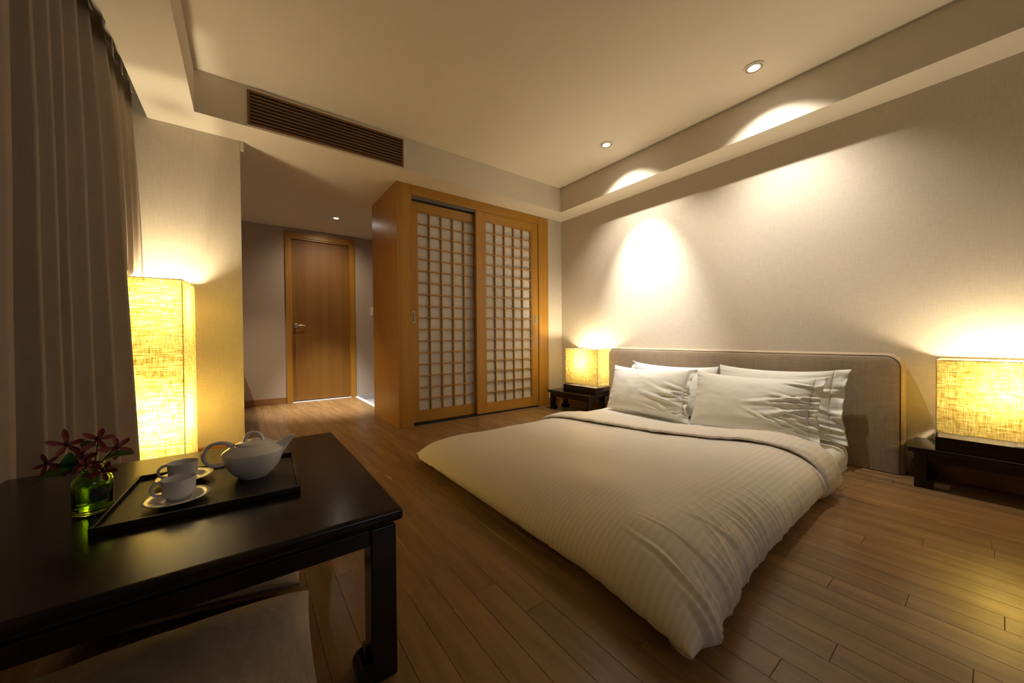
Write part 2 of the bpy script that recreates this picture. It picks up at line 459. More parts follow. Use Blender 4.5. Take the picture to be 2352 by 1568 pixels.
# ------------------------------------------------------------------ wardrobe with sliding lattice doors
org = (XC, YC, 0)
wr = thing('wardrobe', 'tall honey-coloured wooden wardrobe with two sliding lattice doors, standing against the far wall', 'wardrobe', org)
e = 0.0006
G(org).box(XC, XC + 0.02, YC, YCB, 0, ZS - e).obj('side_panel', 'veneer', wr)
G(org).box(XCR - 0.02, XCR, YC + 0.001, YCB, 0, ZS - e).obj('side_panel', 'veneer', wr)
G(org).box(XC + 0.02, XCR - 0.02, YCB - 0.02, YCB, 0, ZS - e).obj('back_panel', 'veneer', wr)
G(org).box(XC + 0.0205, 1.224, YC, YC + 0.02, 0, ZS - e, 0.001, 1).obj('stile', 'veneer', wr)
G(org).box(2.722, XCR - 0.0205, YC, YC + 0.02, 0, ZS - e, 0.001, 1).obj('stile', 'veneer', wr)
G(org).box(1.2245, 2.7215, YC, YC + 0.02, 2.088, ZS - e, 0.001, 1).obj('header', 'veneer_h', wr)
G(org).box(1.2245, 2.7215, YC + 0.02, YC + 0.10, 2.100, 2.125).box(1.2245, 2.7215, YC + 0.021, YC + 0.024, 2.062, 2.100).box(1.2245, 2.7215, YC + 0.048, YC + 0.052, 2.066, 2.100).box(1.2245, 2.7215, YC + 0.095, YC + 0.098, 2.062, 2.100).obj('door_track', 'track', wr)
G(org).box(1.2245, 2.7215, YC + 0.004, YC + 0.09, 0.0005, 0.010).obj('bottom_track', 'black', wr)
G(org).box(1.2245, 2.7215, YC + 0.12, YC + 0.13, 0.0, 2.12).obj('inner_panel', 'black', wr)

def lattice_door(x0, x1, y0, z0, z1, px0, px1, pz0, pz1, hxy):
    """frame x0..x1, lattice opening px0..px1; 5 columns, 17 rows; returns the door part"""
    T = 0.032
    g = G(org)
    g.box(x0, px0, y0, y0 + T, z0, z1, 0.0012, 1); g.box(px1, x1, y0, y0 + T, z0, z1, 0.0012, 1)
    d = g.obj('sliding_door', 'veneer', wr)
    G(org).box(px0 + 0.0002, px1 - 0.0002, y0 + 0.0005, y0 + T - 0.0005, pz1, z1, 0.001, 1).obj('door_rail', 'veneer_h', d)
    G(org).box(px0 + 0.0002, px1 - 0.0002, y0 + 0.0005, y0 + T - 0.0005, z0, pz0, 0.001, 1).obj('door_rail', 'veneer_h', d)
    NC, NR = 5, 17; b = 0.0115
    cw = (px1 - px0 - b) / NC; rh = (pz1 - pz0 - b) / NR
    me = None
    for c in range(NC + 1):
        xx = px0 + c * cw
        o = G(org).box(xx, xx + b, y0 + 0.004, y0 + 0.020, pz0, pz1, 0.0008, 1).obj('lattice_bar', 'veneer', d)
    for r in range(NR + 1):
        zz = pz0 + r * rh
        G(org).box(px0, px1, y0 + 0.002, y0 + 0.0185, zz, zz + b * 0.8, 0.0008, 1).obj('lattice_bar', 'veneer_h', d)
    g = G(); g.box(-cw / 2, cw / 2, 0, 0.0015, -rh / 2, rh / 2)
    me = bpy.data.meshes.new('paper_pane'); g.bm.to_mesh(me); g.bm.free(); me.materials.append(M['paper'])
    for c in range(NC):
        for r in range(NR):
            o = bpy.data.objects.new('paper_pane', me); C.objects.link(o); o.parent = d
            o.location = (px0 + b / 2 + (c + 0.5) * cw - org[0], y0 + 0.0225 - org[1], pz0 + b / 2 + (r + 0.5) * rh)
    hx0, hx1, hz0, hz1 = hxy
    g = G(org)
    for a in ((hx0, hx0 + 0.006, hz0, hz1), (hx1 - 0.006, hx1, hz0, hz1), (hx0, hx1, hz0, hz0 + 0.008), (hx0, hx1, hz1 - 0.008, hz1)):
        g.box(a[0], a[1], y0 - 0.0025, y0 + 0.001, a[2], a[3])
    g.box(hx0, hx1, y0 - 0.0012, y0 + 0.001, hz0, hz1)
    g.obj('finger_pull', 'steel', d, label='steel recessed finger pull')
    G(org).box(hx0 + 0.009, hx1 - 0.009, y0 - 0.0018, y0 - 0.0010, hz0 + 0.012, hz1 - 0.012).obj('pull_recess', 'track', d)
    return d
lattice_door(1.2255, 1.985, YC + 0.056, 0.014, 2.054, 1.292, 1.918, 0.112, 1.972, (1.238, 1.268, 0.936, 1.045))
lattice_door(1.900, 2.7205, YC + 0.010, 0.014, 2.086, 2.008, 2.628, 0.110, 1.998, (2.664, 2.692, 0.938, 1.050))

# ------------------------------------------------------------------ air vent in the tray side
vo = (0.036, YT, 2.185)
vt = thing('air_vent', 'long dark wooden slatted air grille set in the ceiling step above the hall', 'air vent', vo)
vx0, vx1, vz0, vz1 = 0.036, 1.063, 2.190, 2.414
g = G(vo); f = 0.014; yf = YT - 0.008
g.box(vx0, vx0 + f, yf, YT - 0.0002, vz0, vz1); g.box(vx1 - f, vx1, yf, YT - 0.0002, vz0, vz1)
g.box(vx0 + f, vx1 - f, yf, YT - 0.0002, vz0, vz0 + f); g.box(vx0 + f, vx1 - f, yf, YT - 0.0002, vz1 - f, vz1)
g.obj('frame', 'grille', vt)
G(vo).box(vx0 + f, vx1 - f, YT - 0.0012, YT - 0.0003, vz0 + f, vz1 - f).obj('backing', 'black', vt)
g = G(vo); q = 0.006
g.box(vx0 - q, vx0 - .0003, YT - 0.003, YT - 0.0002, vz0 - q, vz1 + q); g.box(vx1 + .0003, vx1 + q, YT - 0.003, YT - 0.0002, vz0 - q, vz1 + q)
g.box(vx0, vx1, YT - 0.003, YT - 0.0002, vz0 - q, vz0 - .0003); g.box(vx0, vx1, YT - 0.003, YT - 0.0002, vz1 + .0003, vz1 + q)
g.obj('outer_rim', 'paint', vt)
NS = 8; pit = (vz1 - vz0 - 2 * f) / (NS + 0.5)
for k in range(NS):
    zc = vz0 + f + pit * (k + 0.75)
    G(vo).box(vx0 + f, vx1 - f, YT - 0.0040, YT - 0.0014, zc - pit * 0.25, zc + pit * 0.25, 0.001, 1).obj('slat', 'grille', vt)

# ------------------------------------------------------------------ downlights
def spot(name, loc, target, energy, size, blend, col=(1.0, 0.92, 0.80), rad=0.02, parent=None):
    d = bpy.data.lights.new(name, 'SPOT'); d.energy = energy; d.spot_size = math.radians(size); d.spot_blend = blend
    d.color = col; d.shadow_soft_size = rad
    o = bpy.data.objects.new(name, d); C.objects.link(o)
    v = Vector(target) - Vector(loc)
    o.rotation_euler = v.to_track_quat('-Z', 'Y').to_euler()
    if parent is not None:
        o.parent = parent; o.location = Vector(loc) - Vector(parent.location)
    else: o.location = loc
    return o
def downlight(x, y, z, tilt, label, wide, core, aim, r=0.055, lens=0.026):
    o0 = (x, y, z)
    t = thing('downlight', label, 'downlight', o0)
    G(o0).lathe([(r, -0.0004), (r, -0.004), (r - 0.006, -0.006), (r - 0.009, -0.005), (r - 0.011, -0.0004)], (x, y, z), 36, False, False).obj('trim_ring', 'paint', t, True, 40)
    g = G(o0).lathe([(r - 0.015, -0.0004), (r - 0.015, -0.004), (r - 0.022, -0.006), (lens + 0.002, -0.004), (lens, -0.0006)], (x, y, z), 36, False, False)
    g.obj('gimbal_ring', 'paint', t, True, 40)
    G(o0).lathe([(r - 0.011, -0.0006), (r - 0.015, -0.0006)], (x, y, z), 36, False, False).obj('ring_gap', 'piping', t)
    G(o0).lathe([(0.0005, -0.009), (lens * 0.7, -0.0075), (lens, -0.003)], (x, y, z), 24, True, False).obj('lens', 'spot_lens', t, True, label='glowing white lens')
    src = (x, y, z - 0.016)
    if wide: spot('wide_beam', src, (x + math.sin(math.radians(tilt)), y, z - 0.016 - math.cos(math.radians(tilt))), wide, 104, 0.7, rad=0.012, parent=t)
    if core: spot('core_beam', src, aim[0], core, aim[1], 1.0, col=(1.0, 0.96, 0.90), rad=0.02, parent=t)
    return t
downlight(2.53, 0.905, ZC, 20, 'recessed round ceiling spot, the nearer and brighter of the two above the bed', SPOT_WIDE * 0.85, SPOT_CORE[1], ((3.085, 0.86, 1.35), 66))
downlight(2.51, 2.01, ZC, 20, 'recessed round ceiling spot, the farther of the two above the bed', SPOT_WIDE * 1.0, SPOT_CORE[0], ((3.085, 1.99, 1.15), 52))
downlight(0.862, 4.522, ZS, 0, 'small recessed spot in the hall ceiling before the brown door', 0, HALLSPOT, ((0.86, 4.70, 0), 50), 0.045, 0.024)
spot('hall_fill', (0.862, 4.522, ZS - 0.02), (0.80, 6.2, 0), 9.0, 110, 1.0, (1.0, 0.80, 0.58))  # extra spot added to brighten the hall end
spot('hall_side_light', (-0.474, 4.25, ZS - 0.02), (0.45, 4.45, 0), 34.0, 74, 0.9, (1.0, 0.82, 0.60))  # unseen light inferred from the slanted hall shadow, added to throw it

# ------------------------------------------------------------------ lamps
def point(loc, e, parent, col=(1.0, 0.87, 0.60), r=0.045):
    d = bpy.data.lights.new('bulb_light', 'POINT'); d.energy = e; d.color = col; d.shadow_soft_size = r
    o = bpy.data.objects.new('bulb_light', d); C.objects.link(o); o.parent = parent; o.location = loc
    return o
def bulb(parent, c, r=0.028):
    n = 20; pr = [(0.012, -0.05), (0.013, -0.03), (r * 0.7, -0.02), (r, 0.0), (r * 0.85, 0.018), (r * 0.45, 0.03), (0.001, 0.033)]
    G().lathe(pr, c, 20, True, True).obj('bulb', 'bulb', parent, True)

def box_shade(g, w, d, z0, z1, t=0.0015):
    for (a, b, c, e_) in ((-w, -w + t, -d, d), (w - t, w, -d, d), (-w + t, w - t, -d, -d + t), (-w + t, w - t, d - t, d)):
        g.box(a, b, c, e_, z0, z1)

def bedside_lamp(loc, label):
    """box lamp, long side along y; local origin = centre of base on the table"""
    t = thing('table_lamp', label, 'lamp', loc, 0, None)
    W, D = 0.112, 0.229           # half depth (x) and half length (y)
    G().box(-W - 0.034, W, -D, D, 0.0, 0.066, 0.0015, 1).obj('base', 'lacquer', t)
    G().lathe([(0.011, 0.066), (0.011, 0.070), (0.009, 0.072), (0.001, 0.072)], (-W - 0.017, -D * 0.1, 0), 20, True, True, sx=0.55, sy=1.5).obj('switch', 'white_plastic', t, True, 40, label='small white oval switch')
    for s in (-1, 1):
        G().box(-W, -W + 0.004, s * (D - 0.003) - 0.002, s * (D - 0.003) + 0.002, 0.066, 0.085).obj('shade_foot', 'lacquer', t)
        G().box(W - 0.004, W, s * (D - 0.003) - 0.002, s * (D - 0.003) + 0.002, 0.066, 0.085).obj('shade_foot', 'lacquer', t)
    g = G(); z0, z1 = 0.084, 0.452
    tt = 0.0012
    g.box(-W, -W + tt, -D, D, z0, z1); g.box(W - tt, W, -D, D, z0, z1)
    g.box(-W + tt, W - tt, -D, -D + tt, z0, z1); g.box(-W + tt, W - tt, D - tt, D, z0, z1)
    sh = g.obj('lamp_shade', 'shade_small', t)
    g = G()
    for z in (z0, z1):
        g.tube([(-W, -D, z), (W, -D, z), (W, D, z), (-W, D, z)], 0.0017, 6, closed=True)
    for sx in (-1, 1):
        for sy in (-1, 1): g.tube([(sx * W, sy * D, z0), (sx * W, sy * D, z1)], 0.0015, 6)
    g.obj('shade_rim', 'shade_rim', sh, True, 50)
    G().lathe([(0.016, 0.066), (0.016, 0.20), (0.014, 0.236)], (0, 0, 0), 16).obj('lamp_holder', 'white_plastic', t, True, 40)
    bulb(t, (-0.02, 0, 0.290)); point((-0.02, 0, 0.330), BEDLAMP, t)
    return t

# ------------------------------------------------------------------ low bedside tables
def scroll_leg(sx, sy, x, y, h, wdt, name='leg', parent=None, m='lacquer', toe=0.5):
    """square leg with an inward curled toe; sx, sy point towards the table centre"""
    w2 = wdt / 2
    g = G()
    g.box(x - w2, x + w2, y - w2, y + w2, 0.0, h, wdt * 0.09)
    tz = wdt * 0.95
    # curled toes along both inner faces
    pr = []
    for k in range(13):
        a = -PI / 2 + PI * k / 12 * 1.15
        pr.append((w2 + toe * wdt * (0.15 + 0.85 * max(0, math.cos(a)) ** 0.8), tz / 2 + tz / 2 * math.sin(a)))
    pts = [(w2 - 0.002, 0.0)] + pr + [(w2 - 0.002, tz * 0.92)]
    g.poly_prism([(x + sx * p[0], max(0.0, p[1])) for p in pts], 'y', y - w2 * 0.96, y + w2 * 0.96, 0)
    g.poly_prism([(y + sy * p[0], max(0.0, p[1])) for p in pts], 'x', x - w2 * 0.96, x + w2 * 0.96, 0)
    return g.obj(name, m, parent, True, 35)

def nightstand(loc, label):
    """local: x 0..0.33 from front to wall, y 0..0.60"""
    t = thing('bedside_table', label, 'table', loc)
    DX, DY, H = 0.285, 0.61, 0.212
    g = G(); g.box(0, DX, 0, DY, H - 0.026, H, 0.006, 3); g.obj('tabletop', 'lacquer', t, True, 35)
    G().box(0.018, DX - 0.018, 0.018, DY - 0.018, H - 0.034, H - 0.026).obj('top_moulding', 'lacquer', t)
    a = 0.022; lw = 0.046
    x0, x1, y0, y1 = a, DX - a, a, DY - a
    for nm, bx in (('apron', (x0 + 0.004, x0 + 0.022, y0 + lw, y1 - lw)), ('apron', (x1 - 0.022, x1 - 0.004, y0 + lw, y1 - lw)), ('apron', (x0 + lw, x1 - lw, y0 + 0.004, y0 + 0.022)), ('apron', (x0 + lw, x1 - lw, y1 - 0.022, y1 - 0.004))):
        G().box(*bx, H - 0.068, H - 0.034, 0.002).obj('apron', 'lacquer', t, True, 35)
    for sx in (0, 1):
        for sy in (0, 1):
            x = x0 + lw / 2 if sx == 0 else x1 - lw / 2; y = y0 + lw / 2 if sy == 0 else y1 - lw / 2
            scroll_leg(1 if sx == 0 else -1, 1 if sy == 0 else -1, x, y, H - 0.034, lw, 'leg', t)
    return t
nightstand((2.71, 2.395, 0), 'black low bedside table in the far corner, left of the headboard')
nightstand((2.795, -0.322, 0), 'black low bedside table right of the headboard, cut off by the picture edge')
lampL = bedside_lamp((2.965, 2.632, 0.212), 'glowing linen box lamp on the far bedside table, beside the wardrobe')
lampR = bedside_lamp((2.960, -0.036, 0.212), 'glowing linen box lamp on the near bedside table, at the right picture edge')

# ------------------------------------------------------------------ floor lamp
fl = thing('floor_lamp', 'tall glowing linen box floor lamp between the curtain and the partition wall', 'lamp', (-0.396, 2.950, 0), math.radians(-5))
W = 0.130; D = 0.165; H = 1.142
G().box(-W - 0.005, W + 0.005, -D - 0.005, D + 0.005, 0, 0.03, 0.002, 1).obj('base', 'lacquer', fl)
g = G(); tt = 0.0015
g.box(-W, -W + tt, -D, D, 0.03, H); g.box(W - tt, W, -D, D, 0.03, H); g.box(-W + tt, W - tt, -D, -D + tt, 0.03, H); g.box(-W + tt, W - tt, D - tt, D, 0.03, H)
sh = g.obj('lamp_shade', 'shade_big', fl)
g = G()
g.tube([(-W, -D, H), (W, -D, H), (W, D, H), (-W, D, H)], 0.002, 6, closed=True)
for sx in (-1, 1):
    for sy in (-1, 1): g.tube([(sx * W, sy * D, 0.03), (sx * W, sy * D, H)], 0.0018, 6)
g.obj('shade_rim', 'shade_rim', sh, True, 50)
g = G(); g.tube([(0, 0, 0.03), (0, 0, 0.90)], 0.006, 10)
g.obj('pole', 'steel', fl, True, 40)
for z, e_ in ((0.30, FLOORLAMP * 1.35), (0.93, FLOORLAMP * 0.42)):
    bulb(fl, (0.035, -0.02, z)); point((0.02, -0.02, z + (0.05 if z < 0.5 else 0.105)), e_, fl)

# ------------------------------------------------------------------ headboard
hb = thing('headboard', 'wide low taupe upholstered headboard with rounded top corners behind the pillows', 'headboard', (3.02, 0.32, 0))
ho = Vector((3.02, 0.32, 0))
HY0, HY1, HZ, HR = 0.318, 2.372, 0.688, 0.075
def hb_outline(ins, n=10, zr=0.0):
    pts = [(HY0 + ins, 0.004)]
    r = HR - ins * 0.6
    for k in range(n + 1):
        a = PI - k / n * PI / 2
        pts.append((HY0 + ins + r + r * math.cos(a), HZ - ins - r + r * math.sin(a)))
    m_ = 30
    for k in range(1, m_): pts.append((HY0 + ins + r + (HY1 - HY0 - 2 * ins - 2 * r) * k / m_, HZ - ins))
    for k in range(n + 1):
        a = PI / 2 - k / n * PI / 2
        pts.append((HY1 - ins - r + r * math.cos(a), HZ - ins - r + r * math.sin(a)))
    pts.append((HY1 - ins, 0.004))
    return pts
def wob(y, z, s): return noise.noise(Vector((y * 7, z * 7, s))) * 0.0022
# band: bulging side/top profile from wall to the front seam
g = G(ho)
rows = []
for (x, ins) in ((3.08, 0.02), (3.07, 0.006), (3.045, 0.0), (3.015, 0.001), (2.99, 0.007), (2.977, 0.014)):
    rows.append([(x, p[0], p[1] + wob(p[0], x * 3, 1) * (x < 3.0)) for p in hb_outline(ins)])
g.grid(rows); g.obj('border_band', 'headband', hb, True)
g = G(ho); rows = []
for (x, ins) in ((2.977, 0.014), (2.971, 0.018), (2.968, 0.03), (2.966, 0.05)):
    rows.append([(x + wob(p[0], p[1], 3) * (ins < 0.04), p[0], max(0.004, p[1] + wob(p[0], x * 3, 1) * (ins < 0.016))) for p in hb_outline(ins)])
vs = g.grid(rows)
last = vs[-1]; n_ = len(last)
for i in range(n_ // 2):
    a, b, c_, d_ = last[i], last[i + 1], last[n_ - 2 - i], last[n_ - 1 - i]
    if abs(a.co.z - b.co.z) < 1e-5: continue
    if i + 1 < n_ - 2 - i: g.bm.faces.new((a, b, c_, d_))
    elif i + 1 == n_ - 2 - i: g.bm.faces.new((a, b, d_))
g.obj('front_panel', 'headboard', hb, True)
g = G(ho)
g.tube([(2.974, p[0], p[1] + wob(p[0], 2.977 * 3, 1)) for p in hb_outline(0.0145)], 0.0032, 6)
g.obj('piping', 'piping', hb, True)

# ------------------------------------------------------------------ mattress
def rounded_dist(px, py, hx_, hy_, r):
    qx, qy = abs(px) - (hx_ - r), abs(py) - (hy_ - r)
    out = math.hypot(max(qx, 0), max(qy, 0)) + min(max(qx, qy), 0) - r
    return -out   # positive inside

def fbm(x, y, z, o=3):
    return sum(noise.noise(Vector((x * 2 ** k, y * 2 ** k, z + k * 7.7))) / 2 ** k for k in range(o))

mt = thing('mattress', 'white sheeted floor mattress showing beneath the pillows', 'mattress', (1.95, 1.38, 0))
mo = Vector((1.95, 1.38, 0))
MX0, MX1, MY0, MY1, MZ = 1.10, 2.957, 0.538, 2.22, 0.135
g = G(mo)
nx, ny = 120, 110
cx, cy, hx_, hy_ = (MX0 + MX1) / 2, (MY0 + MY1) / 2, (MX1 - MX0) / 2, (MY1 - MY0) / 2
prof = [(0.00, 0.0), (0.006, 0.004), (0.0, 0.03), (-0.004, 0.06), (0.0, 0.09), (0.012, 0.118), (0.035, 0.131), (0.08, MZ), (0.2, MZ + 0.002)]
def outline(ins, r, n=12, m_=50):
    pts = []
    hxx, hyy = hx_ - ins, hy_ - ins; rr = max(r - ins, 0.01)
    for (sx, sy, a0) in ((1, 1, 0), (-1, 1, PI / 2), (-1, -1, PI), (1, -1, 3 * PI / 2)):
        for k in range(n + 1):
            a = a0 + PI / 2 * k / n
            pts.append((cx + sx * (hxx - rr) + rr * math.cos(a), cy + sy * (hyy - rr) + rr * math.sin(a)))
        nxt = {(1, 1): (-1, 1), (-1, 1): (-1, -1), (-1, -1): (1, -1), (1, -1): (1, 1)}[(sx, sy)]
        a = a0 + PI / 2
        p0 = pts[-1]; p1 = (cx + nxt[0] * (hxx - rr) + rr * math.cos(a), cy + nxt[1] * (hyy - rr) + rr * math.sin(a))
        for k in range(1, m_): pts.append((p0[0] + (p1[0] - p0[0]) * k / m_, p0[1] + (p1[1] - p0[1]) * k / m_))
    return pts
rows = []
for ins, z in prof:
    row = []
    for (x, y) in outline(ins, 0.07):
        wv = fbm(x * 14, y * 14, z * 9) * 0.006 * (1 if 0.01 < z < 0.134 else 0.3)
        row.append((x + wv * (1 if x > cx else -1) * (x < 2.9), y + wv * (1 if y > cy else -1), z + fbm(x * 9, y * 9, 3) * 0.004 * (z > 0.08)))
    rows.append(row)
vs = g.grid(rows, True); g.bm.faces.new(vs[-1]); g.bm.faces.new(vs[0][::-1])
g.obj('sheeted_body', 'pillow', mt, True)

# ------------------------------------------------------------------ duvet
DX0, DX1, DY0, DY1 = 0.855, 2.30, 0.425, 2.315
DTOP = 0.235
random.seed(21)
folds = []      # folds running along y into the near side: (x, reach, amp, width, slant)
xx = 0.93
while xx < 1.95:
    k = max(0.08, 1 - (xx - 0.93) / 0.85)
    folds.append((xx, (0.07 + 0.33 * random.random() ** 1.3) * (0.35 + 0.65 * k), (0.004 + 0.013 * random.random()) * (0.10 + 0.90 * k), 0.005 + 0.009 * random.random() ** 1.5, random.uniform(-0.35, 0.55)))
    xx += random.uniform(0.012, 0.045) if k > 0.25 else random.uniform(0.05, 0.12)
foot_folds = []
yy = 0.5
while yy < 2.25:
    foot_folds.append((yy, 0.03 + 0.05 * random.random(), 0.003 + 0.004 * random.random(), 0.010 + 0.012 * random.random()))
    yy += random.uniform(0.05, 0.13)
def duvet_pt(x, y, q):
    """x, y on the outline-scaled ring; q = distance inside the seam (m); returns position"""
    pass
def duvet():
    cx, cy = (DX0 + DX1) / 2, (DY0 + DY1) / 2
    root = thing('duvet', 'puffy cream duvet with fine tonal stripes spread over the floor bed', 'duvet', (1.58, 1.37, 0))
    ro = Vector((1.58, 1.37, 0))
    g = G(ro)
    uvl = g.bm.loops.layers.uv.new('UVMap')
    NX, NY = 400, 300
    RY, RX = 0.26, 0.34      # softness widths
    SEAM = 0.062
    def top(u, v):
        # u 0..1 foot->head, v 0..1 near->far ; over-range wraps the edge under
        # arc-like distribution: angle parameter near borders
        return None
    # parametrise each axis by 'a' in [0,1] -> (plane offset 0..1 , drop 0..1)
    def axis(t_, n_wrap, w_):
        """t_ in 0..1 across the whole width; returns (pos 0..1, q) where q=0 inside plateau ... 1 at seam ... >1 under"""
        return None
    rows = []; uvs = []
    W_, L_ = DY1 - DY0, DX1 - DX0
    def edge_prof(s, R, H):
        """s = arc distance from the under-lip end; returns (inset, z) of a rounded edge: lip under, seam, shoulder"""
        under = 0.05
        if s < under:                       # underside from inside to seam
            k = s / under
            return (0.05 * (1 - k) ** 1.3, 0.006 + (SEAM - 0.006) * k ** 1.6)
        k = min(1.0, (s - under) / R)
        th = k * PI / 2
        return (R * (1 - math.cos(th)) ** 1.15 if False else R * (1 - math.sin(PI / 2 * (1 - k)) ** 1.0) , SEAM + (H - SEAM) * math.sin(th) ** 1.15)
    def sample(n_, half, R):
        """positions along half axis from the centre outwards: list of s arc values"""
        return None
    under = 0.05
    # arc coordinate lists
    def arcs(total, R, n_):
        return [total * i / n_ for i in range(n_ + 1)]
    ay = W_ + 2 * under + 0.0; ax = L_ + under
    for i in range(NX + 1):
        sx_ = ax * i / NX
        row = []; uv = []
        for j in range(NY + 1):
            sy_ = ay * j / NY
            far = sy_ > ay / 2
            se = ay - sy_ if far else sy_
            H = DTOP
            iy, zy = edge_prof(se, RY if not far else 0.42, 1.0)
            ix, zx = edge_prof(sx_, RX, 1.0)
            # normalised fullness from both axes (0 at seam, 1 at plateau)
            fy = (zy - SEAM) / (1 - SEAM); fx = (zx - SEAM) / (1 - SEAM)
            base_y = (sy_ if not far else ay - se) - under
            # plane positions
            kx = min(1, max(0, (sx_ - under) / RX)); Ry = RY if not far else 0.42
            ky = min(1, max(0, (se - under) / Ry))
            def mapk(k, R): return R * (1 - math.cos(k * PI / 2)) * 0.55 + R * k * 0.45
            px = DX0 + (mapk(kx, RX) if sx_ < under + RX else sx_ - under)
            if sx_ < under: px = DX0 + ix
            dy = mapk(ky, Ry) if se < under + Ry else se - under
            if se < under: dy = iy
            py = DY0 + dy if not far else DY1 - dy
            if fx < 0 or fy < 0:
                z = SEAM + min(fx, 0) * SEAM * 15 * 0 + 0
                kk = min(sx_ if sx_ < under else under, se if se < under else under) / under
                z = 0.006 + (SEAM - 0.006) * kk ** 1.6
            else:
                f = fx * fy
                f = f ** 0.50
                z = SEAM + (H - SEAM) * f
            if sx_ < under or se < under:
                if px - DX0 < 0.3: px += 0.05 * (1 - kk)
                if not far and py - DY0 < 0.3: py += 0.05 * (1 - kk)
            # height profile of the whole bed: lower towards the far side, head and crown in the middle
            tx = (px - DX0) / L_; ty = (py - DY0) / W_
            if z > SEAM:
                z *= 1 - 0.34 * ty - 0.02 * tx
                z += 0.012 * math.sin(PI * min(1, max(0, ty))) + 0.010 * fbm(px * 2.2, py * 2.2, 5, 2)
            # corner rounding: pull the foot corners in a little
            dcx = max(0, 0.16 - (px - DX0)); dcy = max(0, 0.16 - (py - DY0)); dcf = max(0, 0.20 - (DY1 - py))
            px += 3.0 * dcx * dcf * 0.35
            py += -3.0 * dcx * dcf * 0.7
            dn = py - DY0; df = px - DX0
            # near edge runs in towards the head; the foot corner reaches out to a tip
            k_ = max(0, 1 - dn / 0.9)
            inn = 0.040 * min(1, max(0, (px - 0.95) / 0.45)) + 0.012 * min(1, max(0, (px - 1.6) / 0.6))
            cn = max(0, 1 - df / 0.35) * max(0, 1 - dn / 0.35)
            p = Vector((px - 0.045 * cn, py + inn * k_ - 0.02 * cn, z))
            # near-side wrinkles
            disp = 0.0; shy = 0.0
            if dn < 0.5 and px < 2.15:
                for (fx0, reach, amp, wd, sl) in folds:
                    c = fx0 + sl * (dn - 0.08) + 0.012 * noise.noise(Vector((dn * 9, fx0 * 5, 2)))
                    d_ = (px - c) / wd
                    if abs(d_) < 3.2:
                        env = max(0.0, 1 - dn / reach)
                        env = env ** 1.2 if env > 0 else 0
                        pk = math.exp(-d_ * d_ * 1.3) - 0.45 * math.exp(-(abs(d_) - 1.5) ** 2 * 2)
                        disp += amp * env * pk
                sc = sum(math.exp(-((px - f_[0]) / 0.022) ** 2) * f_[2] for f_ in folds)
                shy -= sc * 0.9 * max(0, 1 - dn / 0.10) - 0.006 * max(0, 1 - dn / 0.10)
            if df < 0.16:
                for (fy0, reach, amp, wd) in foot_folds:
                    d_ = (py - fy0) / wd
                    if abs(d_) < 3: disp += amp * max(0, 1 - df / reach) * math.exp(-d_ * d_)
            p.z += disp * (0.75 if dn > 0.03 else 0.4) if z > 0.02 else 0
            p.y += shy - disp * (0.6 if dn < 0.12 else 0.1)
            p.x += 0.35 * disp * (1 if dn < 0.1 else 0)
            # soft broad creases on the top
            p.z += 0.0035 * fbm(px * 5 + 3, py * 3, 9, 3) * (1 if z > 0.1 else 0)
            p.z = max(0.004, p.z)
            row.append(p); uv.append((sx_, sy_))
        rows.append(row); uvs.append(uv)
    vs = [[g.bm.verts.new(p - ro) for p in r] for r in rows]
    for i in range(NX):
        for j in range(NY):
            f = g.bm.faces.new((vs[i][j], vs[i + 1][j], vs[i + 1][j + 1], vs[i][j + 1]))
            for lp, (a, b) in zip(f.loops, ((i, j), (i + 1, j), (i + 1, j + 1), (i, j + 1))):
                lp[uvl].uv = uvs[a][b]
    # bottom sheet joins the lip ends so the duvet is a closed body
    g.obj('duvet_body', 'duvet', root, True)
    # turned-back cuff: a flattened roll following the cross-section near x = 2.12
    iC = min(range(NX + 1), key=lambda i: abs(rows[i][NY // 2].x - 2.12))
    path = [rows[iC][j] for j in range(0, NY + 1, 2)]
    g = G(ro); uvl = g.bm.loops.layers.uv.new('UVMap')
    prof = []
    NP = 30; HWX = 0.150
    for k in range(NP):
        a = 2 * PI * k / NP
        cxx, czz = math.cos(a), math.sin(a)
        x_ = HWX * (abs(cxx) ** 0.75) * (1 if cxx > 0 else -1)
        z_ = 0.017 * (abs(czz) ** 0.8) * (1 if czz > 0 else -1)
        z_ *= (1 + 0.55 * max(0, cxx))     # fuller at the head side roll
        prof.append((x_, z_))
    rws = []
    for m_, p in enumerate(path):
        q0 = path[max(0, m_ - 1)]; q1 = path[min(len(path) - 1, m_ + 1)]
        tdir = (Vector((0, q1.y - q0.y, q1.z - q0.z))).normalized()
        nrm = Vector((0, -tdir.z, tdir.y))
        v = m_ / (len(path) - 1)
        shift = 0.012 + 0.20 / (1 + math.exp(-(0.26 - v) / 0.06)) + 0.008 * fbm(v * 12, 2, 5)
        wk = 1.0 + 0.10 * fbm(v * 8, 6, 1)
        r_ = []
        ruff = max(0, 1 - v / 0.16)
        for (a, b) in prof:
            rp = 0.010 * ruff * math.sin(a * 95 + 1.5 * math.sin(v * 60)) * (1 if b > 0 else 0.3)
            edge = 0.004 * fbm(v * 30, a * 4, 3) 
            base_z = 0.016 - 0.022 * max(0, 1 - v / 0.10)
            # beyond the duvet's own head end the roll drops to the mattress
            head = max(0, a) / HWX
            r_.append(Vector((p.x + shift + a * wk, p.y, p.z)) + nrm * (b + base_z + rp + edge - 0.035 * head ** 2.2 - 0.008 * ruff * 0))
        rws.append(r_)
    vs = [[g.bm.verts.new(q - ro) for q in r] for r in rws]
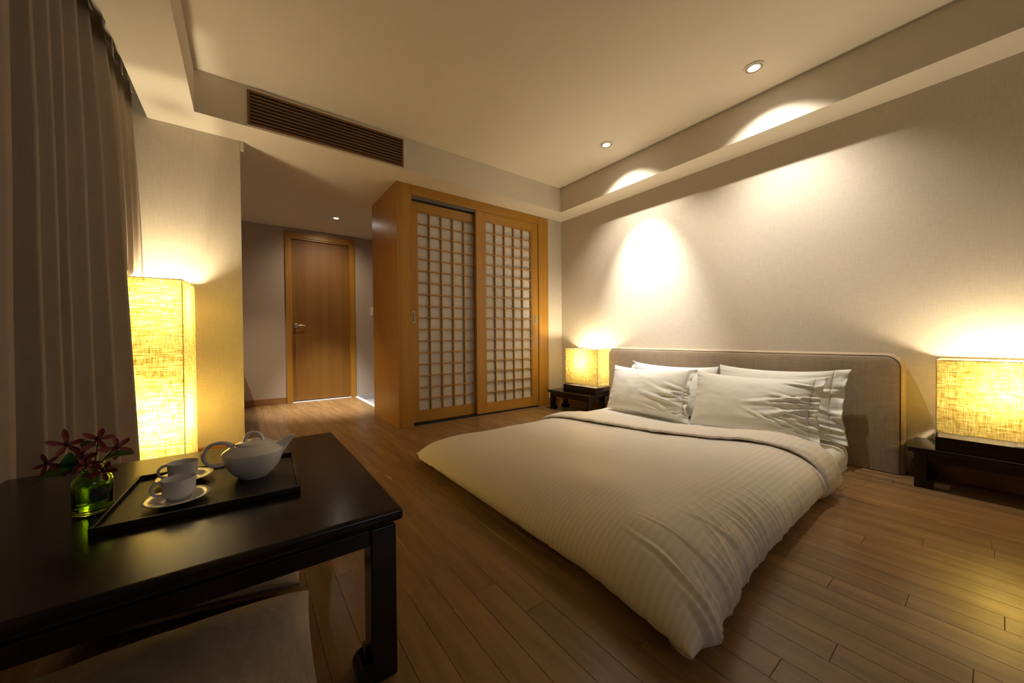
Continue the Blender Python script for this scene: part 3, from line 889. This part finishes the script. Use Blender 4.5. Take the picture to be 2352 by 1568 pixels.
    for i in range(len(vs) - 1):
        for k in range(NP):
            k2 = (k + 1) % NP
            f = g.bm.faces.new((vs[i][k], vs[i + 1][k], vs[i + 1][k2], vs[i][k2]))
            for lp, (a, b) in zip(f.loops, ((i, k), (i + 1, k), (i + 1, k2), (i, k2))):
                lp[uvl].uv = (prof[b][0], a * 0.0131)
    g.bm.faces.new(vs[0]); g.bm.faces.new(vs[-1][::-1])
    g.obj('turned_back_cuff', 'duvet', root, True)
duvet()

# ------------------------------------------------------------------ pillows
def pillow(label, base, top, y0, y1, hgt, T, seed, flange=0.065, flange_side=-1, wr=1.0, cat='pillow', slump=0.0):
    """leaning pillow: base/top = (x, z) of bottom and top edges, spans y0<y1; flange at the -y end"""
    rs = random.Random(seed)
    bx, bz = base; tx, tz = top
    root = thing('pillow', label, cat, ((bx + tx) / 2, (y0 + y1) / 2, bz))
    ro = Vector(root.location)
    upd = Vector((tx - bx, 0, tz - bz)); hh = upd.length; upd.normalize()
    nrm = Vector((-upd.z, 0, upd.x))      # towards the foot of the bed
    c = Vector(((bx + tx) / 2, (y0 + y1) / 2, (bz + tz) / 2)); A = (y1 - y0) / 2; B = hh / 2
    wl = []
    for k in range(15):
        wl.append((rs.uniform(-0.95, 0.95), rs.uniform(0.18, 0.55), rs.uniform(0.004, 0.011) * wr, rs.uniform(0.03, 0.075), rs.uniform(-1.0, 1.0)))
    wl2 = [(rs.uniform(-0.9, 0.9), rs.uniform(0.08, 0.22), rs.uniform(0.002, 0.005) * wr, rs.uniform(0.03, 0.06), rs.uniform(-0.3, 0.3)) for k in range(9)]
    def f(s, t, side):
        # outline with pulled corners
        yy = s * A * (1 - 0.055 * (1 - t * t)); zz = t * B * (1 - 0.12 * (1 - s * s) ** 0.8 if t > 0 else 1 - 0.03 * (1 - s * s))
        th = ((1 - abs(s) ** 2.6) * (1 - abs(t) ** 2.4)) ** 0.55 * T / 2 * (1 - 0.18 * t)
        w_ = 0.0
        # radial folds from the flanged end
        for (t0, rc, am, wd, sl) in wl:
            d_end = (s * flange_side * -1 + 1) / 2 if flange_side > 0 else (s + 1) / 2
            if d_end < rc:
                tt_ = t0 + sl * (d_end) * (1.4)
                e = (1 - d_end / rc); q_ = (t - tt_) / (wd * (0.7 + 0.9 * d_end / rc))
                w_ += am * min(1, e * 2.0) ** 1.0 * (math.exp(-q_ * q_) - 0.5 * math.exp(-(abs(q_) - 1.5) ** 2 * 2)) * (1 - abs(t) ** 4)
        for (t0, rc, am, wd, sl) in wl2:
            d_end = (1 - s) / 2 if flange_side < 0 else (s + 1) / 2
            if d_end < rc:
                q_ = (t - t0 - sl * d_end) / wd
                w_ += am * (1 - d_end / rc) * math.exp(-q_ * q_)
        w_ += 0.004 * fbm(s * 2.2 + seed, t * 2.2, 1, 3) * (1 - abs(s) ** 4) * (1 - abs(t) ** 4)
        off = side * (th + (w_ if side > 0 else 0))
        bow = -slump * (1 - s * s) * 0.5
        p = c + Vector((0, yy, 0)) + upd * (zz + bow) + nrm * off
        # seam scallop
        if abs(s) > 0.97 or abs(t) > 0.97: p += nrm * 0.002 * noise.noise(Vector((s * 9, t * 9, seed)))
        return p
    g = G(ro); n_, m_ = 90, 64
    def sp(i, n): 
        u = i / n; return math.sin((u - 0.5) * PI) * 0.55 + (2 * u - 1) * 0.45
    rows = [[f(sp(i, n_), sp(j, m_), 1) for j in range(m_ + 1)] for i in range(n_ + 1)]
    rows2 = [[f(sp(i, n_), sp(j, m_), -1) for j in range(m_ + 1)] for i in range(n_ + 1)]
    v1 = g.grid(rows); v2 = g.grid(rows2)
    bmesh.ops.remove_doubles(g.bm, verts=g.bm.verts, dist=0.0035 * 0 + 0.0008)
    g.obj('pillow_body', 'pillow', root, True)
    # flange of the pillowcase
    if flange:
        g = G(ro); ss = -1.0 if flange_side < 0 else 1.0
        rws = []
        for k in range(9):
            u = k / 8
            r_ = []
            for j in range(m_ + 1):
                t = -1 + 2 * j / m_
                t2 = t
                b0 = f(ss, t2, 1)
                out = Vector((0, ss, 0))
                wv = 0.016 * u * math.sin(t * 7 + seed) + 0.010 * u * math.sin(t * 15 + seed * 2) + 0.008 * u * fbm(t * 6, u * 2, seed, 2)
                r_.append(b0 + out * (flange * u * (1 - 0.25 * (1 - t * t) * abs(math.sin(seed * 1.3)))) + nrm * wv + upd * (0.010 * u * t))
            rws.append(r_)
        g.grid(rws)
        o = g.obj('flange', 'pillow', root, True)
        sm = o.modifiers.new('th', 'SOLIDIFY'); sm.thickness = 0.0022; sm.offset = 0
    return root
pillow('white pillow at the back right against the headboard, its flanged end standing highest', (2.838, 0.152), (2.908, 0.580), 0.60, 1.27, 0.44, 0.105, 3, 0.075, -1, 0.6)
pillow('white pillow at the back left, only its top edge showing above the front pillow', (2.838, 0.152), (2.908, 0.562), 1.275, 2.00, 0.44, 0.105, 5, 0.05, 1, 0.5)
pillow('white front pillow on the right half of the bed, creased towards its open end', (2.640, 0.152), (2.762, 0.535), 0.655, 1.365, 0.42, 0.165, 8, 0.055, -1, 1.25)
pillow('white front pillow on the left half of the bed, nearer the far lamp', (2.640, 0.152), (2.762, 0.535), 1.418, 2.125, 0.42, 0.160, 11, 0.045, -1, 1.0)

# ------------------------------------------------------------------ curtain
def curtain():
    root = thing('curtain', 'full-height taupe curtain hanging in deep folds along the left wall', 'curtain', (-0.56, 1.3, 0.01))
    ro = Vector(root.location)
    # ridge lines: plan x and y at three heights (floor, middle, top), nearer ones evenly spaced
    def ry(x, u):      # y where plan x lies on the bearing of picture column u
        return x / math.tan(math.atan((u - 1176) / 830.15) + math.radians(36.53))
    R_ = []
    y = -1.35
    while y < 1.30:
        R_.append(((-0.60, y), (-0.56, y), (-0.58, y), 0.055)); y += 0.17
    for (ub, um, ut, xb, xm, xt, amp) in ((24, 38, 38, -0.585, -0.52, -0.55, 0.05), (103, 99, 88, -0.545, -0.50, -0.54, 0.05), (154, 138, 124, -0.53, -0.495, -0.54, 0.032), (172, 165, 152, -0.53, -0.49, -0.54, 0.045),
                                      (221, 208, 190, -0.505, -0.48, -0.53, 0.055), (275, 251, 216, -0.455, -0.465, -0.52, 0.055), (320, 290, 250, -0.425, -0.445, -0.52, 0.045)):
        R_.append(((xb, ry(xb, ub)), (xm, ry(xm, um)), (xt, ry(xt, ut)), amp))
    for (um, xm, ut, xt, amp) in ((297, -0.482, 272, -0.53, 0.022), (312, -0.478, 292, -0.525, 0.022), (323, -0.476, 312, -0.52, 0.02)):
        R_.append(((-0.575, ry(xm, um)), (xm, ry(xm, um)), (xt, ry(xt, ut)), amp))
    def at(k, z):
        a, b, c, am = R_[k]
        if z < 1.3:
            t = z / 1.3; p, q = a, b
            if k > len(R_) - 4: t = min(1.0, max(0.0, (z - 1.05) / 0.10))
        else: t = (z - 1.3) / 1.0; p, q = b, c; t = min(1, t) ** 1.6
        return (p[0] + (q[0] - p[0]) * t, p[1] + (q[1] - p[1]) * t)
    g = G(ro); rows = []; NZ = 44; ZTOP = 2.325; sub = 16
    for r_ in range(NZ + 1):
        z = 0.012 + (ZTOP - 0.012) * r_ / NZ
        tp = max(0, (z - 1.7) / (ZTOP - 1.7))
        row = []
        for k in range(len(R_) - 1):
            (xa, ya), (xb_, yb) = at(k, z), at(k + 1, z)
            am = (R_[k][3] + R_[k + 1][3]) / 2 * (1 - 0.5 * tp ** 2)
            for i in range(sub):
                u = i / sub
                c = 0.5 - 0.5 * math.cos(2 * PI * u)
                x = xa + (xb_ - xa) * u - 2 * am * c ** 0.8
                yy = ya + (yb - ya) * u - 0.10 * (yb - ya) * math.sin(2 * PI * u)
                x += 0.004 * noise.noise(Vector((yy * 9, z * 1.3, 4)))
                row.append((max(x, -0.77), min(yy, 3.138), z))
        xl, yl = at(len(R_) - 1, z)
        row.append((xl, min(yl, 3.135), z)); row.append((xl - 0.02, 3.142, z))
        rows.append(row)
    g.grid(rows)
    o = g.obj('curtain_cloth', 'curtain', root, True)
    sm = o.modifiers.new('th', 'SOLIDIFY'); sm.thickness = 0.0016; sm.offset = 0
    G(ro).box(-0.60, -0.565, -1.3, 3.13, 2.37, 2.395).obj('curtain_track', 'track', root)
    for k in range(4, len(R_)):
        x_, y_ = at(k, 2.3)
        if y_ > 3.12: continue
        g = G(ro); g.box(x_ - 0.001, x_ + 0.004, y_ - 0.010, y_ + 0.010, 2.27, 2.325)
        g.box(x_ - 0.002, x_ + 0.002, y_ - 0.003, y_ + 0.003, 2.325, 2.372)
        bmesh.ops.remove_doubles(g.bm, verts=g.bm.verts, dist=1e-6)
        g.obj('curtain_hook', 'white_plastic', root)
curtain()

# ------------------------------------------------------------------ tea table
TO = Vector((-0.13, 1.26, 0))
TX0, TX1, TY0, TY1, TZ = -0.562, 0.299, 0.838, 1.708, 0.40
tb = thing('tea_table', 'large black-brown low table with curled feet in the left foreground', 'table', TO, 0)
g = G(TO); g.box(TX0, TX1, TY0, TY1, TZ - 0.030, TZ, 0.010, 3); g.obj('tabletop', 'lacquer', tb, True, 35)
g = G(TO); g.box(TX0 + 0.022, TX1 - 0.022, TY0 + 0.022, TY1 - 0.022, TZ - 0.040, TZ - 0.030); g.obj('top_moulding', 'lacquer', tb)
lw = 0.060; ins = 0.014
lx0, lx1, ly0, ly1 = TX0 + ins, TX1 - ins, TY0 + ins, TY1 - ins
for bx in ((lx0 + lw, lx1 - lw, ly0 + 0.003, ly0 + 0.028), (lx0 + lw, lx1 - lw, ly1 - 0.028, ly1 - 0.003), (lx0 + 0.003, lx0 + 0.028, ly0 + lw, ly1 - lw), (lx1 - 0.028, lx1 - 0.003, ly0 + lw, ly1 - lw)):
    G(TO).box(*bx, TZ - 0.078, TZ - 0.040, 0.004).obj('apron', 'lacquer', tb, True, 35)
for sx in (0, 1):
    for sy in (0, 1):
        x = (lx0 + lw / 2 if sx == 0 else lx1 - lw / 2) - TO.x; y = (ly0 + lw / 2 if sy == 0 else ly1 - lw / 2) - TO.y
        scroll_leg(1 if sx == 0 else -1, 1 if sy == 0 else -1, x, y, TZ - 0.040, lw, 'leg', tb)

# ------------------------------------------------------------------ serving tray and tea things
tc_, th_ = Vector((-0.066, 1.262, TZ)), math.radians(-2.6)
tr = thing('serving_tray', 'flat black rectangular tray under the tea things on the low table', 'tray', tc_, th_)
hw, hd = 0.187, 0.173
G().box(-hw + 0.004, hw - 0.004, -hd + 0.004, hd - 0.004, 0.0005, 0.006).obj('tray_base', 'tray', tr)
g = G()
for (a, b, c, d) in ((-hw, -hw + 0.007, -hd, hd), (hw - 0.007, hw, -hd, hd), (-hw + 0.0072, hw - 0.0072, -hd, -hd + 0.007), (-hw + 0.0072, hw - 0.0072, hd - 0.007, hd)):
    g.box(a, b, c, d, 0.0005, 0.017, 0.0015, 2)
g.obj('tray_rim', 'tray', tr, True, 35)
TT = TZ + 0.0062
RV = Vector((0.803, -0.596, 0)); RVa = math.atan2(-0.596, 0.803)
def saucer(loc, label):
    t = thing('saucer', label, 'saucer', loc); t.scale = (0.94, 0.94, 1)
    G().lathe([(0.0001, 0.0), (0.030, 0.0), (0.036, 0.003), (0.050, 0.0085), (0.0655, 0.0135), (0.0668, 0.0150), (0.0655, 0.0158), (0.050, 0.0115), (0.037, 0.0068), (0.031, 0.0048), (0.0001, 0.0044)], (0, 0, 0), 56, False, False).obj('dish', 'porcelain', t, True)
    G().lathe([(0.026, 0.0046), (0.0275, 0.0056), (0.029, 0.0048)], (0, 0, 0), 48, False, False).obj('well_ring', 'porcelain', t, True)
    return t
def cup(loc, label, rot):
    t = thing('teacup', label, 'cup', loc, rot); t.scale = (0.87, 0.87, 1.0)
    pr = [(0.0001, 0.0), (0.025, 0.0), (0.0262, 0.0015), (0.0262, 0.003), (0.0310, 0.007), (0.0352, 0.015), (0.0368, 0.028), (0.0374, 0.0475), (0.0366, 0.0485), (0.0357, 0.0475), (0.0350, 0.028), (0.0332, 0.016), (0.028, 0.010), (0.018, 0.006), (0.0001, 0.0055)]
    G().lathe(pr, (0, 0, 0), 56, False, False).obj('cup_body', 'porcelain', t, True, 60)
    pts = []
    for k in range(15):
        a = math.radians(75 + 215 * k / 14)
        pts.append((-0.0375 + 0.0005 + 0.0165 * math.cos(a) * (1.25 if math.cos(a) < 0 else 0.5), 0, 0.0275 + 0.0155 * math.sin(a) + (0.002 if k < 7 else 0)))
    G().tube(pts, 0.0036, 10, flat=1.0, upv=(0, 1, 0)).obj('cup_handle', 'porcelain', t, True)
    return t
s1 = Vector((-0.136, 1.188, TT)); s2 = Vector((-0.138, 1.352, TT))
saucer(s1, 'white saucer under the nearer teacup'); saucer(s2, 'white saucer under the farther teacup, half hidden')
cup(s1 + Vector((0.002, 0.014, 0.0058)), 'white teacup nearer the viewer, handle to the left', 0.03)
cup(s2 + Vector((-0.004, 0.0, 0.0058)), 'white teacup behind the nearer cup, handle to the left', 0.03)

tp = thing('teapot', 'white porcelain teapot with loop lid handle and upswept spout on the tray', 'teapot', (0.018, 1.284, TT), -0.14)
pr = [(0.0001, 0.0), (0.037, 0.0), (0.0385, 0.003), (0.0510, 0.014), (0.0630, 0.032), (0.0708, 0.053), (0.0735, 0.067), (0.0740, 0.0725), (0.0715, 0.0765), (0.0590, 0.0860), (0.0465, 0.0925), (0.0450, 0.0930), (0.0001, 0.091)]
G().lathe(pr, (0, 0, 0), 64, False, False).obj('pot_body', 'porcelain', tp, True, 35)
lid = G().lathe([(0.0445, 0.0928), (0.0435, 0.0958), (0.034, 0.1002), (0.018, 0.1030), (0.0001, 0.1038)], (0, 0, 0), 56, False, False).obj('lid', 'porcelain', tp, True)
pts = [(0.021 * math.cos(a), 0, 0.098 + 0.027 * math.sin(a)) for a in [math.radians(180 - 180 * k / 16) for k in range(17)]]
G().tube(pts, [0.0040 + 0.0015 * abs(k - 8) / 8 for k in range(17)], 10, upv=(0, 1, 0), flat=1.3).obj('lid_handle', 'porcelain', lid, True)
# spout: wide wing-like root narrowing to a lip
pts = [(0.044, 0, 0.060), (0.058, 0, 0.0705), (0.070, 0, 0.0805), (0.080, 0, 0.0895), (0.0885, 0, 0.0970), (0.0945, 0, 0.1000), (0.1005, 0, 0.1005)]
G().tube(pts, [0.022, 0.021, 0.0165, 0.0122, 0.0090, 0.0076, 0.0070], 16, upv=(0, 1, 0), flat=0.8).obj('spout', 'porcelain', tp, True)
cp = [(-.046, .0885), (-.062, .1005), (-.084, .1040), (-.102, .0965), (-.1125, .080), (-.1125, .062), (-.103, .048), (-.088, .0405), (-.072, .0405), (-.056, .047)]
def smooth_path(cp, m_=4):
    out = []
    for i in range(len(cp) - 1):
        p0, p1, p2, p3 = (Vector(cp[max(0, i - 1)]), Vector(cp[i]), Vector(cp[i + 1]), Vector(cp[min(len(cp) - 1, i + 2)]))
        for k in range(m_):
            t = k / m_
            out.append(0.5 * ((2 * p1) + (p2 - p0) * t + (2 * p0 - 5 * p1 + 4 * p2 - p3) * t * t + (3 * p1 - p0 - 3 * p2 + p3) * t ** 3))
    out.append(Vector(cp[-1])); return out
pts = [(p.x, 0, p.y) for p in smooth_path(cp)]
G().tube(pts, [0.0050 + 0.0022 * max(0, 1 - k / 8) for k in range(len(pts))], 12, upv=(0, 1, 0)).obj('pot_handle', 'porcelain', tp, True)

# ------------------------------------------------------------------ green bottle vase with red orchids
vz = thing('bottle_vase', 'small green glass bottle with a dark oval label, used as a flower vase', 'vase', (-0.290, 1.262, TZ)); vz.scale = (0.86, 0.86, 0.98)
pr = [(0.0001, 0.0005), (0.034, 0.0005), (0.0375, 0.003), (0.0385, 0.008), (0.0385, 0.072), (0.036, 0.081), (0.026, 0.090), (0.021, 0.094), (0.0205, 0.104), (0.0235, 0.107), (0.0235, 0.113), (0.0205, 0.115), (0.0180, 0.113), (0.0175, 0.094), (0.024, 0.087), (0.033, 0.079), (0.0352, 0.070), (0.0352, 0.011), (0.030, 0.0075), (0.0001, 0.0075)]
G().lathe(pr, (0, 0, 0), 56, False, False).obj('bottle_glass', 'glass', vz, True)
G().lathe([(0.0001, 0.0078), (0.0298, 0.0078), (0.0349, 0.0115), (0.0349, 0.0650), (0.0001, 0.0650)], (0, 0, 0), 48, False, False).obj('water', 'water', vz, True, 40)
g = G(); rows = []
ca = math.atan2(-1.262, 0.300) + 0.35      # label faces the room, right of the camera line
for j in range(13):
    t_ = -1 + 2 * j / 12; row = []
    hwid = 0.50 * math.sqrt(max(0.0, 1 - t_ * t_)) + 0.001
    for i in range(17):
        a = ca + hwid * (-1 + 2 * i / 16)
        row.append((0.0388 * math.cos(a), 0.0388 * math.sin(a), 0.045 + 0.017 * t_))
    rows.append(row)
g.grid(rows); lb = g.obj('label', 'label', vz, True, label='dark oval paper label with a faint line of print')
g = G()
for k in range(9):
    a = ca - 0.30 + 0.075 * k
    g.box(0.0391 * math.cos(a) - 0.0008, 0.0391 * math.cos(a) + 0.0008, 0.0391 * math.sin(a) - 0.0008, 0.0391 * math.sin(a) + 0.0008, 0.0445, 0.0445 + (0.004 if k % 3 else 0.006))
g.obj('print', 'label_ink', lb)

# flowers: positions given as (right, up, towards camera) around the bottle mouth
VO = Vector((-0.288, 1.262, TZ)); FWv = Vector((0.595, 0.803, 0))
def vp(r, u, f=0.0): return VO + RV * r + Vector((0, 0, u)) - FWv * f
def petal(g, c, d, nrm, L_, W_, curl=0.3):
    d = d.normalized(); sd = d.cross(nrm).normalized(); rows = []
    for i in range(7):
        u = i / 6
        wdt = W_ * math.sin(PI * min(1, u * 0.92 + 0.08)) ** 0.7 * (0.35 + 0.65 * u) + 0.0006
        p = c + d * (L_ * u) + nrm * (L_ * curl * u * u)
        rows.append([p + sd * (wdt * s) + nrm * (abs(s) * wdt * 0.25) for s in (-1, -0.5, 0, 0.5, 1)])
    g.grid(rows)
def orchid(c, nrm, size, rot, label, stem_to):
    root = thing('orchid_bloom', label, 'flower', c, 0, None)
    nrm = Vector(nrm).normalized(); a = nrm.cross(Vector((0, 0, 1))).normalized(); b = a.cross(nrm)
    rs = random.Random(int(rot * 100) + 3)
    for k in range(5):
        an = rot + 2 * PI * k / 5 + rs.uniform(-0.2, 0.2)
        g = G(c); petal(g, Vector(c), a * math.cos(an) + b * math.sin(an), nrm, size * rs.uniform(0.7, 1.25), size * 0.21, rs.uniform(-0.25, 0.35))
        g.obj('petal', 'petal', root, True)
    g = G(c); g.lathe([(0.0001, -0.003), (size * 0.16, -0.001), (size * 0.18, 0.003), (size * 0.08, 0.008), (0.0001, 0.009)], c, 10, False, False)
    g.obj('flower_heart', 'petal_dark', root, True)
    P0 = Vector(c); P2 = Vector(stem_to); P1 = (P0 + P2) / 2 + Vector((0, 0, 0.012)) - nrm * 0.008
    g = G(c); g.tube([P0.lerp(P1, k / 4).lerp(P1.lerp(P2, k / 4), k / 4) for k in range(5)], 0.0014, 6); g.obj('stem', 'stem', root, True)
mouth = vp(0.0, 0.112)
blooms = [((0.020, 0.122, 0.03), 0.026, 0.9, 'small crimson bloom low in front of the bottle mouth, right of the middle'),
          ((-0.034, 0.136, 0.0), 0.026, 0.4, 'small crimson bloom tucked between the broad leaf and the left blooms'),
          ((-0.078, 0.168, 0.0), 0.040, 0.3, 'crimson orchid bloom highest on the left, one long petal pointing right'),
          ((-0.090, 0.128, 0.03), 0.029, 1.0, 'crimson orchid bloom farthest left, just below the highest left bloom'),
          ((0.012, 0.182, 0.0), 0.040, 0.6, 'crimson orchid bloom at the very top of the bunch'),
          ((0.052, 0.156, -0.01), 0.038, 0.1, 'crimson orchid bloom on the upper right, petals spread wide'),
          ((-0.004, 0.134, 0.02), 0.034, 1.3, 'crimson orchid bloom in the middle of the bunch over the bottle mouth'),
          ((0.066, 0.108, 0.03), 0.036, 0.8, 'crimson orchid bloom drooping over the right shoulder of the bottle'),
          ((-0.050, 0.108, 0.02), 0.026, 0.2, 'small crimson bloom hanging low on the left under the leaves')]
camdir = (Vector((0, 0, 0.8)) - VO).normalized()
for (p, sz, ro_, lb_) in blooms:
    rs = random.Random(int(p[0] * 1000)); nn = camdir + Vector((rs.uniform(-.5, .5), rs.uniform(-.5, .5), rs.uniform(-.2, .4)))
    orchid(vp(p[0] * 0.82 + 0.004, 0.012 + p[1] * 0.86, p[2]), nn, sz * 0.86, ro_, lb_, mouth + Vector((p[0] * 0.05, 0, -0.02)))
def leaf_(p0, p1, wdt, nrm, label, droop=0.01):
    p0, p1 = Vector(p0), Vector(p1); c = p0
    root = thing('leaf', label, 'leaf', c)
    g = G(c); d = (p1 - p0); sd = d.cross(Vector(nrm)).normalized(); nn = sd.cross(d).normalized(); rows = []
    for i in range(11):
        u = i / 10; wd = wdt * math.sin(PI * u) ** 0.75 * (1.15 - 0.3 * u) + 0.0006
        p = p0 + d * u + nn * (droop * math.sin(PI * u))
        rows.append([p + sd * (wd * s) + nn * (abs(s) * wd * 0.22) for s in (-1, -0.5, 0, 0.5, 1)])
    g.grid(rows); g.obj('blade', 'leaf', root, True)
    g = G(c); g.tube([p0 + d * u + nn * (droop * math.sin(PI * u) + 0.0006) for u in (0, .2, .4, .6, .8, .97)], 0.0007, 5); g.obj('midrib', 'leaf', root, True)
leaf_(vp(-0.012, 0.112), vp(-0.088, 0.096, 0.02), 0.014, camdir, 'dark green leaf reaching farthest left from the bottle')
leaf_(vp(-0.030, 0.112, 0.02), vp(-0.012, 0.150, 0.035), 0.014, camdir, 'broad upright green leaf in the middle left of the bunch')
leaf_(vp(0.020, 0.116), vp(0.098, 0.134, 0.0), 0.011, Vector((0, 0, 1)) + camdir, 'long green leaf pointing right over the table')
leaf_(vp(-0.002, 0.150, -0.01), vp(-0.030, 0.157, 0.0), 0.008, camdir, 'small green leaf high behind the middle of the bunch')
leaf_(vp(0.0, 0.112), vp(-0.075, 0.088, 0.045), 0.009, camdir + Vector((0, 0, 1)), 'narrow dark leaf lying low over the left shoulder of the bottle')

# ------------------------------------------------------------------ floor cushions
def floor_cushion(c, w2, d2, T, rot, label, seed):
    root = thing('floor_cushion', label, 'cushion', (c[0], c[1], 0), rot)
    g = G(); n_ = 60
    def sp(i, n): 
        u = i / n; return math.sin((u - 0.5) * PI) * 0.6 + (2 * u - 1) * 0.4
    def f(s, t, side):
        th = ((1 - abs(s) ** 2.8) * (1 - abs(t) ** 2.8)) ** 0.5 * T / 2
        x = s * w2 * (1 - 0.055 * (1 - t * t)); y = t * d2 * (1 - 0.055 * (1 - s * s))
        z = T * 0.5 + side * th
        if side < 0: z = max(0.002, z - 0.01)
        z += 0.004 * fbm(s * 3 + seed, t * 3, 1) * (1 if side > 0 else 0) * (1 - abs(s) ** 6) * (1 - abs(t) ** 6)
        return (x, y, z)
    g.grid([[f(sp(i, n_), sp(j, n_), 1) for j in range(n_ + 1)] for i in range(n_ + 1)])
    g.grid([[f(sp(i, n_), sp(j, n_), -1) for j in range(n_ + 1)] for i in range(n_ + 1)])
    bmesh.ops.remove_doubles(g.bm, verts=g.bm.verts, dist=0.002)
    g.obj('cushion_body', 'cushion', root, True)
    return root
floor_cushion((-0.15, 0.895), 0.278, 0.278, 0.175, math.radians(-2), 'pale linen floor cushion under the near edge of the low table', 1)
floor_cushion((-0.094, 1.570), 0.275, 0.24, 0.10, math.radians(-12), 'pale linen floor cushion under the far side of the low table, only one corner showing', 4)
